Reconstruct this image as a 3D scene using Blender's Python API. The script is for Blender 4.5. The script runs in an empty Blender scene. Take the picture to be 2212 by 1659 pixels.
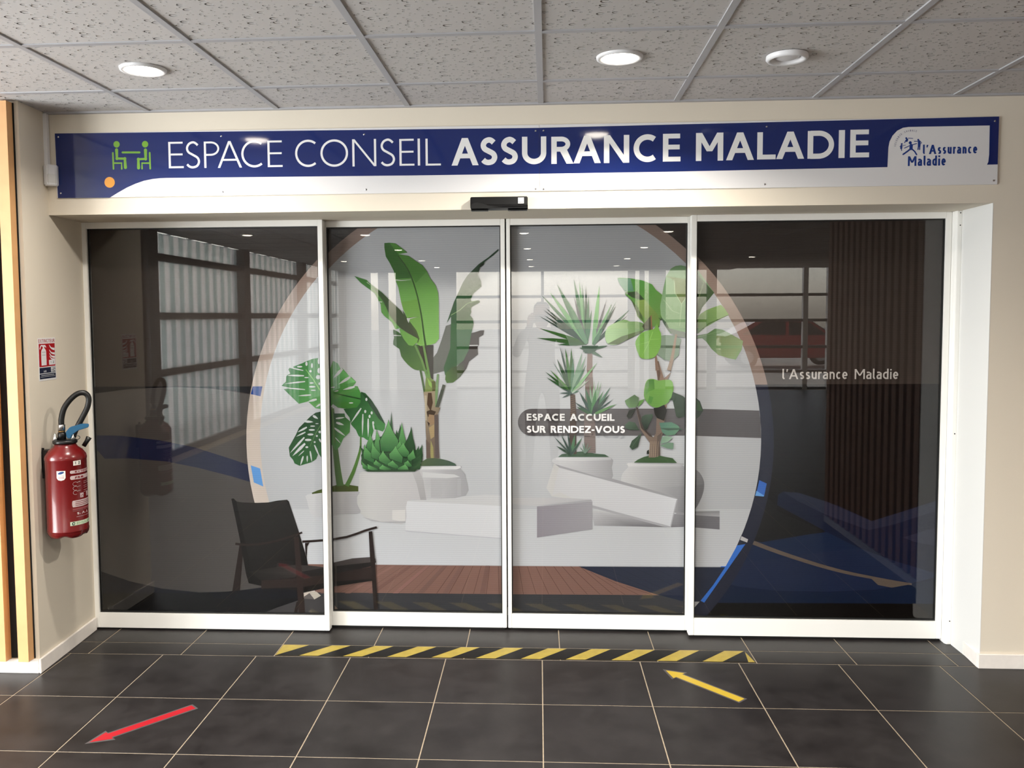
import bpy, bmesh, math, random
from mathutils import Vector, Matrix
random.seed(7)
sc = bpy.context.scene
COL = sc.collection

# ------------------------------------------------------------------ camera
cam_d = bpy.data.cameras.new('camera'); cam = bpy.data.objects.new('camera', cam_d); COL.objects.link(cam)
cam.location = (0.1000, -3.8791, 1.6119)
cam.rotation_euler = (1.50948, 0.00618, 0.05501)
cam_d.sensor_width = 36.0; cam_d.lens = 29.8528
cam_d.shift_x = 0.01683; cam_d.shift_y = -0.01663
cam_d.clip_start = 0.02; cam_d.clip_end = 300
sc.camera = cam

# ------------------------------------------------------------------ world, daylight, exposure
H = 2.553                      # ceiling height
XL, XR, YB = -4.2, 6.2, -13.7  # hall: left wall, right wall, back facade
world = bpy.data.worlds.new('sky'); sc.world = world; world.use_nodes = True
wn = world.node_tree; wn.nodes.clear()
bg = wn.nodes.new('ShaderNodeBackground'); wo = wn.nodes.new('ShaderNodeOutputWorld'); sky = wn.nodes.new('ShaderNodeTexSky')
sky.sky_type = 'NISHITA'; sky.sun_disc = False; sky.sun_elevation = math.radians(42); sky.sun_rotation = math.radians(200)
sky.air_density = 1.0; sky.dust_density = 2.5; sky.ozone_density = 1.0
hsv = wn.nodes.new('ShaderNodeHueSaturation'); hsv.inputs['Saturation'].default_value = 0.45
wn.links.new(sky.outputs[0], hsv.inputs['Color']); wn.links.new(hsv.outputs[0], bg.inputs['Color'])
bg.inputs['Strength'].default_value = 0.85
wn.links.new(bg.outputs[0], wo.inputs['Surface'])

def area(name, loc, direction, sx, sy, power, color=(1, 1, 1), spread=180):
    d = bpy.data.lights.new(name, 'AREA'); d.shape = 'RECTANGLE'; d.size = sx; d.size_y = sy
    d.energy = power; d.color = color; d.spread = math.radians(spread)
    o = bpy.data.objects.new(name, d); COL.objects.link(o); o.location = loc
    o.rotation_euler = Vector(direction).to_track_quat('-Z', 'Y').to_euler()
    return o
# daylight standing outside the frosted side windows and the street front
area('daylight_side_windows', (XL - 0.5, -9.0, 1.35), (1, 0, 0), 8.8, 2.3, 240, (0.93, 0.97, 1.0))
area('daylight_entrance_glazing', (XL - 0.6, -2.5, 1.3), (1, 0, 0), 3.4, 2.2, 490, (0.97, 0.985, 1.0))
sc.view_settings.view_transform = 'Standard'; sc.view_settings.look = 'None'
sc.view_settings.gamma = 1.0; sc.view_settings.use_curve_mapping = False
sc.view_settings.exposure = -0.06
sc.cycles.max_bounces = 9; sc.cycles.diffuse_bounces = 4; sc.cycles.glossy_bounces = 4; sc.cycles.caustics_reflective = False; sc.cycles.caustics_refractive = False

# ------------------------------------------------------------------ helpers
def lin1(v):
    v /= 255.0
    return v / 12.92 if v <= 0.04045 else ((v + 0.055) / 1.055) ** 2.4
def lin(c): return tuple(lin1(v) for v in c)

MATS = {}
def mat(name, rgb=(200, 200, 200), rough=0.5, metal=0.0, spec=0.5, coat=0.0, emit=None, noise=None, bump=None):
    """plain procedural material; noise=(scale, amount) varies the colour, bump=(scale, strength) the relief"""
    m = bpy.data.materials.new(name); m.use_nodes = True; nt = m.node_tree; b = nt.nodes['Principled BSDF']
    c = lin(rgb)
    b.inputs['Base Color'].default_value = (*c, 1); b.inputs['Roughness'].default_value = rough
    b.inputs['Metallic'].default_value = metal; b.inputs['Specular IOR Level'].default_value = spec
    b.inputs['Coat Weight'].default_value = coat; b.inputs['Coat Roughness'].default_value = 0.06
    if emit: b.inputs['Emission Color'].default_value = (*lin(emit[0]), 1); b.inputs['Emission Strength'].default_value = emit[1]
    tc = nt.nodes.new('ShaderNodeTexCoord')
    if noise:
        n = nt.nodes.new('ShaderNodeTexNoise'); n.inputs['Scale'].default_value = noise[0]; n.inputs['Detail'].default_value = 5
        mr = nt.nodes.new('ShaderNodeMapRange'); mr.inputs['From Min'].default_value = 0.3; mr.inputs['From Max'].default_value = 0.7
        mr.inputs['To Min'].default_value = 1 - noise[1]; mr.inputs['To Max'].default_value = 1 + noise[1]
        mx = nt.nodes.new('ShaderNodeVectorMath'); mx.operation = 'SCALE'; mx.inputs[0].default_value = c
        nt.links.new(tc.outputs['Object'], n.inputs['Vector']); nt.links.new(n.outputs['Fac'], mr.inputs['Value'])
        nt.links.new(mr.outputs[0], mx.inputs['Scale']); nt.links.new(mx.outputs[0], b.inputs['Base Color'])
    if bump:
        n2 = nt.nodes.new('ShaderNodeTexNoise'); n2.inputs['Scale'].default_value = bump[0]; n2.inputs['Detail'].default_value = 3
        bp = nt.nodes.new('ShaderNodeBump'); bp.inputs['Strength'].default_value = bump[1]; bp.inputs['Distance'].default_value = 0.002
        nt.links.new(tc.outputs['Object'], n2.inputs['Vector']); nt.links.new(n2.outputs['Fac'], bp.inputs['Height']); nt.links.new(bp.outputs[0], b.inputs['Normal'])
    MATS[name] = m
    return m

class MB:
    """collects geometry; build() links it as one mesh object"""
    def __init__(s): s.v = []; s.f = []; s.m = []; s.mi = 0; s.sm = []; s.smooth = False
    def add(s, vs, fs):
        o = len(s.v); s.v += [tuple(p) for p in vs]
        for f in fs: s.f.append(tuple(i + o for i in f)); s.m.append(s.mi); s.sm.append(s.smooth)
        return s
    def box(s, x0, x1, y0, y1, z0, z1):
        return s.add([(x0, y0, z0), (x1, y0, z0), (x1, y1, z0), (x0, y1, z0), (x0, y0, z1), (x1, y0, z1), (x1, y1, z1), (x0, y1, z1)],
                     [(0, 3, 2, 1), (4, 5, 6, 7), (0, 1, 5, 4), (1, 2, 6, 5), (2, 3, 7, 6), (3, 0, 4, 7)])
    def prism(s, pts, axis, a, b):
        """extrude a 2-D outline along axis 'x','y' or 'z' from a to b"""
        def P(p, t): return (t, p[0], p[1]) if axis == 'x' else ((p[0], t, p[1]) if axis == 'y' else (p[0], p[1], t))
        n = len(pts); vs = [P(p, a) for p in pts] + [P(p, b) for p in pts]
        return s.add(vs, [tuple(range(n - 1, -1, -1)), tuple(range(n, 2 * n))] + [(i, (i + 1) % n, n + (i + 1) % n, n + i) for i in range(n)])
    def lathe(s, prof, c=(0, 0, 0), n=32, cap=True):
        vs = []; fs = []
        for r, z in prof:
            vs += [(c[0] + r * math.cos(2 * math.pi * i / n), c[1] + r * math.sin(2 * math.pi * i / n), c[2] + z) for i in range(n)]
        for k in range(len(prof) - 1):
            fs += [(k * n + i, k * n + (i + 1) % n, (k + 1) * n + (i + 1) % n, (k + 1) * n + i) for i in range(n)]
        if cap: fs += [tuple(range(n - 1, -1, -1)), tuple((len(prof) - 1) * n + i for i in range(n))]
        return s.add(vs, fs)
    def tube(s, pts, r, n=10):
        pts = [Vector(p) for p in pts]; vs = []; up = Vector((0, 0, 1)); prev = None
        for i, p in enumerate(pts):
            d = (pts[min(i + 1, len(pts) - 1)] - pts[max(i - 1, 0)]).normalized()
            a = d.cross(up) if prev is None else prev - d * prev.dot(d)
            if a.length < 1e-4: a = d.cross(Vector((1, 0, 0)))
            a.normalize(); prev = a; b = d.cross(a); rr = r[i] if isinstance(r, (list, tuple)) else r
            vs += [p + (a * math.cos(2 * math.pi * k / n) + b * math.sin(2 * math.pi * k / n)) * rr for k in range(n)]
        fs = [(i * n + k, i * n + (k + 1) % n, (i + 1) * n + (k + 1) % n, (i + 1) * n + k) for i in range(len(pts) - 1) for k in range(n)]
        m = len(pts)
        return s.add(vs, fs + [tuple(range(n - 1, -1, -1)), tuple((m - 1) * n + k for k in range(n))])
    def mesh(s, name, mats):
        me = bpy.data.meshes.new(name); me.from_pydata(s.v, [], s.f)
        for m in (mats if isinstance(mats, (list, tuple)) else [mats]): me.materials.append(m)
        for p, mi, sm in zip(me.polygons, s.m, s.sm): p.material_index = mi; p.use_smooth = sm
        me.update(); return me
    def build(s, name, mats, parent=None, bevel=0.0):
        me = s.mesh(name, mats)
        if bevel:
            bm = bmesh.new(); bm.from_mesh(me)
            bmesh.ops.bevel(bm, geom=list(bm.edges), offset=bevel, segments=2, affect='EDGES', clamp_overlap=True)
            bm.to_mesh(me); bm.free()
        return link(name, me, parent)
def link(name, me, parent=None):
    o = bpy.data.objects.new(name, me); COL.objects.link(o)
    if parent: o.parent = parent
    return o
def empty(name, loc=(0, 0, 0), rz=0.0):
    o = bpy.data.objects.new(name, None); COL.objects.link(o); o.location = loc; o.rotation_euler = (0, 0, rz); o.empty_display_size = 0.1
    return o
def tag(o, label=None, cat=None, group=None, kind=None):
    for k, v in (('label', label), ('category', cat), ('group', group), ('kind', kind)):
        if v: o[k] = v
    return o
def struct(o, label=None): return tag(o, label, None, None, 'structure')
def box(name, m, parent, *b, bevel=0.0): return MB().box(*b).build(name, m, parent, bevel)

# ---- flat lettering: every glyph is a set of polygons filling a w x h box with stroke t
def stroke(pts, t, t2=None):
    n = len(pts); L = []; R = []
    for i, (x, y) in enumerate(pts):
        a = pts[max(i - 1, 0)]; b = pts[min(i + 1, n - 1)]; dx, dy = b[0] - a[0], b[1] - a[1]; l = math.hypot(dx, dy) or 1
        w = (t if t2 is None else t + (t2 - t) * i / (n - 1)) / 2
        L.append((x - dy / l * w, y + dx / l * w)); R.append((x + dy / l * w, y - dx / l * w))
    return [[L[i], R[i], R[i + 1], L[i + 1]] for i in range(n - 1)]
def arc(cx, cy, rx, ry, a0, a1, n=22): return [(cx + rx * math.cos(math.radians(a0 + (a1 - a0) * i / n)), cy + ry * math.sin(math.radians(a0 + (a1 - a0) * i / n))) for i in range(n + 1)]
def cat(pts, n=6):
    out = []
    for i in range(len(pts) - 1):
        p = [pts[max(i - 1, 0)], pts[i], pts[i + 1], pts[min(i + 2, len(pts) - 1)]]
        for k in range(n):
            t = k / n; out.append(tuple(0.5 * (2 * b + (c - a) * t + (2 * a - 5 * b + 4 * c - d) * t * t + (3 * b - a - 3 * c + d) * t ** 3) for a, b, c, d in zip(*p)))
    return out + [pts[-1]]
def R4(x0, x1, y0, y1): return [(x0, y0), (x1, y0), (x1, y1), (x0, y1)]
def disc(cx, cy, r, n=28): return [(cx + r * math.cos(2 * math.pi * i / n), cy + r * math.sin(2 * math.pi * i / n)) for i in range(n)]
def glyph(ch, w, h, t):
    b = t * 0.86; th = t * 1.12; k = t / 2; P = []
    q = lambda pts: stroke(cat([(k + x * (w - t), k + y * (h - t)) for x, y in pts]), t)
    if ch == 'I': P = [R4(0, w, 0, h)]
    elif ch in 'ELF':
        P = [R4(0, t, 0, h)]
        if ch != 'F': P += [R4(0, w, 0, b)]
        if ch != 'L': P += [R4(0, w * .97, h - b, h), R4(0, w * .95, h * .52 - b / 2, h * .52 + b / 2)]
    elif ch == 'T': P = [R4(0, w, h - b, h), R4(w / 2 - k, w / 2 + k, 0, h)]
    elif ch in 'AV':
        ap = th * .5
        P = [[(0, 0), (th, 0), (w / 2 + ap, h), (w / 2 - ap, h)], [(w - th, 0), (w, 0), (w / 2 + ap, h), (w / 2 - ap, h)]]
        if ch == 'A': f = .26 * h; P += [R4(th * .5 + f / h * (w / 2 - ap), w - th * .5 - f / h * (w / 2 - ap), f, f + b)]
        else: P = [[(x, h - y) for x, y in p][::-1] for p in P]
    elif ch == 'M':
        v = h * .34; a = th * .5
        P = [R4(0, t, 0, h), R4(w - t, w, 0, h), [(0, h), (w / 2 - a * .9, v), (w / 2 + a * .9, v), (th, h)], [(w - th, h), (w / 2 - a * .9, v), (w / 2 + a * .9, v), (w, h)]]
    elif ch == 'N': P = [R4(0, t, 0, h), R4(w - t, w, 0, h), [(0, h), (w - th, 0), (w, 0), (th, h)]]
    elif ch == 'Z': P = [R4(0, w, 0, b), R4(0, w, h - b, h), [(0, b), (th * 1.2, b), (w, h - b), (w - th * 1.2, h - b)]]
    elif ch == 'X': P = [[(0, 0), (th, 0), (w, h), (w - th, h)], [(w - th, 0), (w, 0), (th, h), (0, h)]]
    elif ch == 'O': P = stroke(arc(w / 2, h / 2, w / 2 - k, h / 2 - k, 0, 360, 40), t)
    elif ch == 'C': P = stroke(arc(w * .56, h / 2, w * .56 - k, h / 2 - k, 52, 308, 34), t)
    elif ch == 'D': P = [R4(0, t, 0, h)] + stroke([(k, h - b / 2)] + arc(w * .42, h / 2, w * .58 - k, h / 2 - b / 2, 90, -90, 24) + [(k, b / 2)], (t + b) / 2)
    elif ch == 'U': P = stroke([(k, h)] + arc(w / 2, w * .46, w / 2 - k, w * .46 - k, 180, 360, 24) + [(w - k, h)], t)
    elif ch in 'PR':
        y0 = h * (.46 if ch == 'P' else .45)
        P = [R4(0, t, 0, h)] + stroke([(k, h - b / 2)] + arc(w * .45, (h + y0) / 2, w * (.55 if ch == 'P' else .42) - k, (h - y0) / 2 - b / 2, 90, -90, 18) + [(k, y0 + b / 2)], b)
        if ch == 'R': P += [[(w * .40, y0), (w * .40 + th * 1.05, y0 + b * .6), (w, 0), (w - th * 1.15, 0)]]
    elif ch == 'S': P = q([(.90, .88), (.72, .965), (.5, 1), (.2, .93), (.05, .77), (.16, .61), (.5, .5), (.86, .38), (.97, .22), (.82, .06), (.5, 0), (.22, .03), (.03, .12)])
    elif ch == '-': P = [R4(0, w, h * .30, h * .30 + b)]
    elif ch == '.': P = [R4(0, t, 0, t)]
    elif ch == "'": P = [[(w * .2, h * .72), (w * .2 + t * .7, h * .72), (w * .2 + t * 1.1, h), (w * .2 + t * .1, h)]]
    elif ch == '1': P = [R4(w * .5 - k, w * .5 + k, 0, h), [(w * .5 - k, h), (w * .5 - k, h - t * 1.3), (w * .1, h * .72), (w * .1, h * .82)]]
    elif ch == '2': P = stroke(cat([(k, h * .74), (w * .25, h - k), (w * .7, h - k), (w - k, h * .72), (w * .6, h * .42), (k, k)]), t) + [R4(0, w, 0, t)]
    elif ch == 'B': P = glyph('P', w * .95, h, t) + stroke([(k, h * .5)] + arc(w * .45, h * .26, w * .55 - k, h * .26 - b / 2, 90, -90, 14) + [(k, b / 2)], b)
    # lower case: h is the cap height, x-height 0.74
    elif ch == 'l': P = stroke([(k, h * 1.04), (k, t * .9), (k * 1.6, k), (w, k)], t)
    elif ch == 'i': P = [R4(w / 2 - k, w / 2 + k, 0, h * .73), R4(w / 2 - k, w / 2 + k, h * .86, h * .86 + t)]
    else:
        x = h * .74; Q = lambda pts: stroke(cat([(k + a * (w - t), k + c * (x - t)) for a, c in pts]), t)
        if ch == 'n': P = [R4(0, t, 0, x)] + stroke([(k, x * .7)] + arc(w / 2, x * .62, w / 2 - k, x * .38 - k, 170, 0, 14) + [(w - k, 0)], t)
        elif ch == 'r': P = [R4(0, t, 0, x)] + stroke([(k, x * .62), (w * .45, x - k * 1.1), (w, x - k)], t)
        elif ch == 'u': P = [R4(w - t, w, 0, x)] + stroke([(k, x)] + arc(w / 2, x * .38, w / 2 - k, x * .38 - k, 180, 350, 14), t)
        elif ch == 'c': P = stroke(arc(w * .55, x / 2, w * .55 - k, x / 2 - k, 50, 310, 20), t)
        elif ch == 'e': P = stroke([(k, x * .5), (w - k, x * .5)] + arc(w / 2, x / 2, w / 2 - k, x / 2 - k, 0, 315, 26), t)
        elif ch == 's': P = Q([(.92, .9), (.6, 1), (.2, .95), (.04, .77), (.2, .58), (.6, .47), (.95, .3), (.85, .07), (.45, 0), (.04, .08)])
        elif ch == 'a': P = stroke([(w * .1, x - k), (w * .55, x - k), (w - k, x * .78), (w - k, 0)], t) + stroke(cat([(w - k, x * .56), (w * .4, x * .56), (k, x * .4), (k, x * .2), (w * .3, k), (w - k, x * .14)]), t)
        elif ch == 'd': P = [R4(w - t, w, 0, h * 1.04)] + stroke(cat([(w - k, x * .86), (w * .5, x - k), (k, x * .72), (k, x * .28), (w * .5, k), (w - k, x * .14)]), t)
    return P
ADV = dict(I=.0, E=.60, L=.56, T=.66, A=.92, V=.9, M=1.0, N=.86, Z=.72, X=.85, O=1.02, C=.86, D=.94, U=.84, P=.62, R=.74, S=.6, B=.66, l=.22, i=.0, n=.5, r=.34, u=.5, c=.46, e=.52, s=.44, a=.5, d=.52, F=.56)
ADV.update({"-": .34, ".": .0, "'": .16, "1": .42, "2": .52})
def text(s, x0, x1, y0, h, t, gap=.17):
    """lay a line of lettering out to fill x0..x1 with cap height h and stroke t; returns polygons"""
    W = []; tot = 0
    for c in s:
        w = .42 if c == ' ' else max(ADV.get(c, .6), t / h); W.append(w); tot += w + gap
    tot -= gap; k = (x1 - x0) / tot; P = []; x = x0
    for c, w in zip(s, W):
        if c != ' ': P += [[(x + a, y0 + b) for a, b in p] for p in glyph(c, w * k, h, t)]
        x += (w + gap) * k
    return P
def clipx(p, x, keep_left):
    o = []
    for i in range(len(p)):
        a, b = p[i - 1], p[i]; fa, fb = (a[0] <= x) == keep_left, (b[0] <= x) == keep_left
        if fa != fb: o.append((x, a[1] + (b[1] - a[1]) * (x - a[0]) / (b[0] - a[0])))
        if fb: o.append(b)
    return o if len(o) > 2 else None
def flat(name, polys, y, m, parent):
    """flat print in the plane y (normal towards -Y); pieces that overlap lie a hair apart"""
    mb = MB()
    for k, p in enumerate(polys):
        ar = sum(p[i - 1][0] * p[i][1] - p[i][0] * p[i - 1][1] for i in range(len(p)))
        if ar < 0: p = p[::-1]
        mb.add([(u, y - (k % 9) * .00002, v) for u, v in p], [tuple(range(len(p)))])
    return mb.build(name, m, parent)

# ------------------------------------------------------------------ materials
paint = mat('wall_paint', (226, 217, 201), 0.75, spec=0.25, bump=(260, 0.12))
paint_w = mat('reveal_paint', (222, 222, 220), 0.7, spec=0.3, bump=(200, 0.1))
white_metal = mat('white_powder_coat', (240, 239, 235), 0.32, spec=0.5)
skirt = mat('skirting_white', (240, 234, 228), 0.45, noise=(30, 0.03))
gasket = mat('black_rubber', (12, 12, 12), 0.5)
dark_gap = mat('dark_recess', (10, 10, 11), 0.8)
grout = mat('floor_grout', (160, 146, 126), 0.85, noise=(60, 0.12))
oak = mat('oak_batten', (214, 164, 112), 0.5, noise=(9, 0.07))
black_felt = mat('black_felt', (9, 9, 10), 0.9)
darkwood = mat('dark_slat_wood', (96, 66, 50), 0.5, noise=(8, 0.1))
tbar = mat('ceiling_bar_white', (176, 176, 180), 0.5)
plastic_w = mat('white_plastic', (232, 232, 234), 0.4)
plastic_b = mat('black_plastic', (9, 9, 10), 0.34, spec=0.5)
chrome = mat('chrome', (200, 200, 202), 0.22, metal=1.0)
red_enamel = mat('red_enamel', (104, 10, 13), 0.26, coat=0.3)
rubber = mat('black_hose', (14, 14, 15), 0.42)
blue_pl = mat('blue_lever', (38, 92, 128), 0.45)
brass = mat('brass', (150, 120, 80), 0.35, metal=1.0)
sign_w = mat('sign_white', (226, 225, 226), 0.12, spec=0.5)
sign_b = mat('sign_blue', (24, 40, 100), 0.07, spec=0.55)
sign_t = mat('sign_letter_white', (236, 236, 236), 0.2)
green_p = mat('sign_green', (118, 168, 58), 0.2)
orange_p = mat('sign_orange', (226, 156, 60), 0.2)
logo_b = mat('logo_blue', (20, 56, 132), 0.3)
logo_g = mat('logo_grey', (140, 140, 160), 0.3)
yellow_t = mat('tape_yellow', (164, 144, 60), 0.45, noise=(25, 0.12))
black_t = mat('tape_black', (11, 10, 10), 0.4, spec=0.2, noise=(40, 0.2))
yellow_a = mat('arrow_yellow', (188, 160, 46), 0.35)
red_a = mat('arrow_red', (166, 28, 38), 0.35)
clear_b = mat('arrow_border_film', (84, 80, 80), 0.28)
concrete = mat('paving_outside', (196, 188, 176), 0.9, noise=(3, 0.15))
alu = mat('grey_aluminium', (120, 118, 116), 0.45)

def m_tile():
    m = bpy.data.materials.new('dark_floor_tile'); m.use_nodes = True; nt = m.node_tree; b = nt.nodes['Principled BSDF']
    g = nt.nodes.new('ShaderNodeNewGeometry'); n = nt.nodes.new('ShaderNodeTexNoise'); n.inputs['Scale'].default_value = 5; n.inputs['Detail'].default_value = 8; n.inputs['Roughness'].default_value = .65
    oi = nt.nodes.new('ShaderNodeObjectInfo'); ad = nt.nodes.new('ShaderNodeVectorMath'); ad.operation = 'ADD'; sc2 = nt.nodes.new('ShaderNodeVectorMath'); sc2.operation = 'SCALE'; sc2.inputs['Scale'].default_value = 7
    nt.links.new(oi.outputs['Random'], sc2.inputs[0]); nt.links.new(g.outputs['Position'], ad.inputs[0]); nt.links.new(sc2.outputs[0], ad.inputs[1]); nt.links.new(ad.outputs[0], n.inputs['Vector'])
    cr = nt.nodes.new('ShaderNodeValToRGB'); cr.color_ramp.elements[0].position = .32; cr.color_ramp.elements[1].position = .68
    cr.color_ramp.elements[0].color = (*lin((28, 25, 25)), 1); cr.color_ramp.elements[1].color = (*lin((47, 44, 44)), 1)
    nt.links.new(n.outputs['Fac'], cr.inputs[0]); nt.links.new(cr.outputs[0], b.inputs['Base Color'])
    r = nt.nodes.new('ShaderNodeMapRange'); r.inputs['To Min'].default_value = .3; r.inputs['To Max'].default_value = .44
    nt.links.new(n.outputs['Fac'], r.inputs['Value']); nt.links.new(r.outputs[0], b.inputs['Roughness'])
    b.inputs['Specular IOR Level'].default_value = .22
    return m
tile_m = m_tile()

def m_ceiling():
    """mineral-fibre board: pits of two sizes as relief"""
    m = bpy.data.materials.new('fissured_ceiling_tile'); m.use_nodes = True; nt = m.node_tree; b = nt.nodes['Principled BSDF']
    b.inputs['Base Color'].default_value = (*lin((203, 200, 198)), 1); b.inputs['Roughness'].default_value = .9; b.inputs['Specular IOR Level'].default_value = .1
    tc = nt.nodes.new('ShaderNodeTexCoord'); oi = nt.nodes.new('ShaderNodeObjectInfo')
    s1 = nt.nodes.new('ShaderNodeVectorMath'); s1.operation = 'SCALE'; s1.inputs['Scale'].default_value = 31
    ad = nt.nodes.new('ShaderNodeVectorMath'); ad.operation = 'ADD'
    nt.links.new(oi.outputs['Random'], s1.inputs[0]); nt.links.new(tc.outputs['Object'], ad.inputs[0]); nt.links.new(s1.outputs[0], ad.inputs[1])
    heights = []
    for scale, r0, r1, sx in ((17, .10, .21, .8), (36, .08, .16, .95)):
        mp = nt.nodes.new('ShaderNodeMapping'); mp.inputs['Scale'].default_value = (sx, 1.05, 0)
        v = nt.nodes.new('ShaderNodeTexVoronoi'); v.voronoi_dimensions = '2D'; v.inputs['Scale'].default_value = scale
        nt.links.new(ad.outputs[0], mp.inputs['Vector']); nt.links.new(mp.outputs[0], v.inputs['Vector'])
        sep = nt.nodes.new('ShaderNodeSeparateColor'); nt.links.new(v.outputs['Color'], sep.inputs[0])
        rr = nt.nodes.new('ShaderNodeMapRange'); rr.inputs['From Min'].default_value = .20; rr.clamp = True; rr.inputs['From Max'].default_value = 1; rr.inputs['To Min'].default_value = r0; rr.inputs['To Max'].default_value = r1
        nt.links.new(sep.outputs[0], rr.inputs['Value'])
        dv = nt.nodes.new('ShaderNodeMath'); dv.operation = 'DIVIDE'; nt.links.new(v.outputs['Distance'], dv.inputs[0]); nt.links.new(rr.outputs[0], dv.inputs[1])
        ss = nt.nodes.new('ShaderNodeMapRange'); ss.interpolation_type = 'SMOOTHSTEP'; ss.inputs['From Min'].default_value = .62; ss.inputs['From Max'].default_value = 1.0
        nt.links.new(dv.outputs[0], ss.inputs['Value']); heights.append(ss)
    mn = nt.nodes.new('ShaderNodeMath'); mn.operation = 'MINIMUM'; nt.links.new(heights[0].outputs[0], mn.inputs[0]); nt.links.new(heights[1].outputs[0], mn.inputs[1])
    bp = nt.nodes.new('ShaderNodeBump'); bp.inputs['Strength'].default_value = 1.0; bp.inputs['Distance'].default_value = .018
    nt.links.new(mn.outputs[0], bp.inputs['Height']); nt.links.new(bp.outputs[0], b.inputs['Normal'])
    return m
ceil_m = m_ceiling()

def m_glass(name, f0, tint=(0.97, 0.975, 0.97)):
    """clear sheet: mirror reflection by Schlick's law over straight transmission"""
    m = bpy.data.materials.new(name); m.use_nodes = True; nt = m.node_tree; nt.nodes.clear()
    g = nt.nodes.new('ShaderNodeNewGeometry'); d = nt.nodes.new('ShaderNodeVectorMath'); d.operation = 'DOT_PRODUCT'
    nt.links.new(g.outputs['Incoming'], d.inputs[0]); nt.links.new(g.outputs['Normal'], d.inputs[1])
    def M(op, a, b=None):
        n = nt.nodes.new('ShaderNodeMath'); n.operation = op
        for i, x in enumerate((a, b)):
            if x is None: continue
            if isinstance(x, (int, float)): n.inputs[i].default_value = x
            else: nt.links.new(x, n.inputs[i])
        return n.outputs[0]
    f = M('ADD', M('MULTIPLY', M('POWER', M('SUBTRACT', 1.0, M('ABSOLUTE', d.outputs['Value'])), 5.0), 1 - f0), f0)
    t = nt.nodes.new('ShaderNodeBsdfTransparent'); t.inputs[0].default_value = (*tint, 1)
    gl = nt.nodes.new('ShaderNodeBsdfGlossy'); gl.inputs['Roughness'].default_value = 0.0
    mx = nt.nodes.new('ShaderNodeMixShader'); o = nt.nodes.new('ShaderNodeOutputMaterial')
    nt.links.new(f, mx.inputs[0]); nt.links.new(t.outputs[0], mx.inputs[1]); nt.links.new(gl.outputs[0], mx.inputs[2]); nt.links.new(mx.outputs[0], o.inputs[0])
    return m
glass_m = m_glass('door_glass', 0.038)
window_m = m_glass('window_glass', 0.04)

def m_frosted():
    m = bpy.data.materials.new('striped_frosted_glass'); m.use_nodes = True; nt = m.node_tree; nt.nodes.clear()
    tc = nt.nodes.new('ShaderNodeNewGeometry'); sp = nt.nodes.new('ShaderNodeSeparateXYZ'); nt.links.new(tc.outputs['Position'], sp.inputs[0])
    w = nt.nodes.new('ShaderNodeMath'); w.operation = 'PINGPONG'; w.inputs[1].default_value = .13; nt.links.new(sp.outputs['Y'], w.inputs[0])
    gt = nt.nodes.new('ShaderNodeMath'); gt.operation = 'GREATER_THAN'; gt.inputs[1].default_value = .065; nt.links.new(w.outputs[0], gt.inputs[0])
    mc = nt.nodes.new('ShaderNodeMix'); mc.data_type = 'RGBA'; mc.inputs['A'].default_value = (.62, .66, .64, 1); mc.inputs['B'].default_value = (.82, .80, .78, 1); nt.links.new(gt.outputs[0], mc.inputs['Factor'])
    tl = nt.nodes.new('ShaderNodeBsdfTranslucent'); nt.links.new(mc.outputs['Result'], tl.inputs[0])
    tr = nt.nodes.new('ShaderNodeBsdfTransparent'); nt.links.new(mc.outputs['Result'], tr.inputs[0])
    mx = nt.nodes.new('ShaderNodeMixShader'); mx.inputs[0].default_value = .45; o = nt.nodes.new('ShaderNodeOutputMaterial')
    nt.links.new(tl.outputs[0], mx.inputs[1]); nt.links.new(tr.outputs[0], mx.inputs[2]); nt.links.new(mx.outputs[0], o.inputs[0])
    return m
frost_m = m_frosted()

def m_print():
    """ink on film: colours come with the print, crossed by the film's fine horizontal lines"""
    m = bpy.data.materials.new('printed_film'); m.use_nodes = True; nt = m.node_tree; b = nt.nodes['Principled BSDF']
    a = nt.nodes.new('ShaderNodeAttribute'); a.attribute_name = 'ink'
    g = nt.nodes.new('ShaderNodeNewGeometry'); sp = nt.nodes.new('ShaderNodeSeparateXYZ'); nt.links.new(g.outputs['Position'], sp.inputs[0])
    nz = nt.nodes.new('ShaderNodeTexNoise'); nz.inputs['Scale'].default_value = 6; nt.links.new(g.outputs['Position'], nz.inputs['Vector'])
    ml = nt.nodes.new('ShaderNodeMath'); ml.operation = 'MULTIPLY_ADD'; ml.inputs[1].default_value = .006; nt.links.new(nz.outputs['Fac'], ml.inputs[0]); nt.links.new(sp.outputs['Z'], ml.inputs[2])
    w = nt.nodes.new('ShaderNodeMath'); w.operation = 'PINGPONG'; w.inputs[1].default_value = .0055; nt.links.new(ml.outputs[0], w.inputs[0])
    mr = nt.nodes.new('ShaderNodeMapRange'); mr.inputs['From Min'].default_value = .0; mr.inputs['From Max'].default_value = .002; mr.inputs['To Min'].default_value = .89; mr.inputs['To Max'].default_value = 1.0
    nt.links.new(w.outputs[0], mr.inputs['Value'])
    s = nt.nodes.new('ShaderNodeVectorMath'); s.operation = 'SCALE'; nt.links.new(a.outputs['Color'], s.inputs[0]); nt.links.new(mr.outputs[0], s.inputs['Scale'])
    nt.links.new(s.outputs[0], b.inputs['Base Color']); b.inputs['Roughness'].default_value = .8; b.inputs['Specular IOR Level'].default_value = 0.0
    return m
print_m = m_print()

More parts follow.
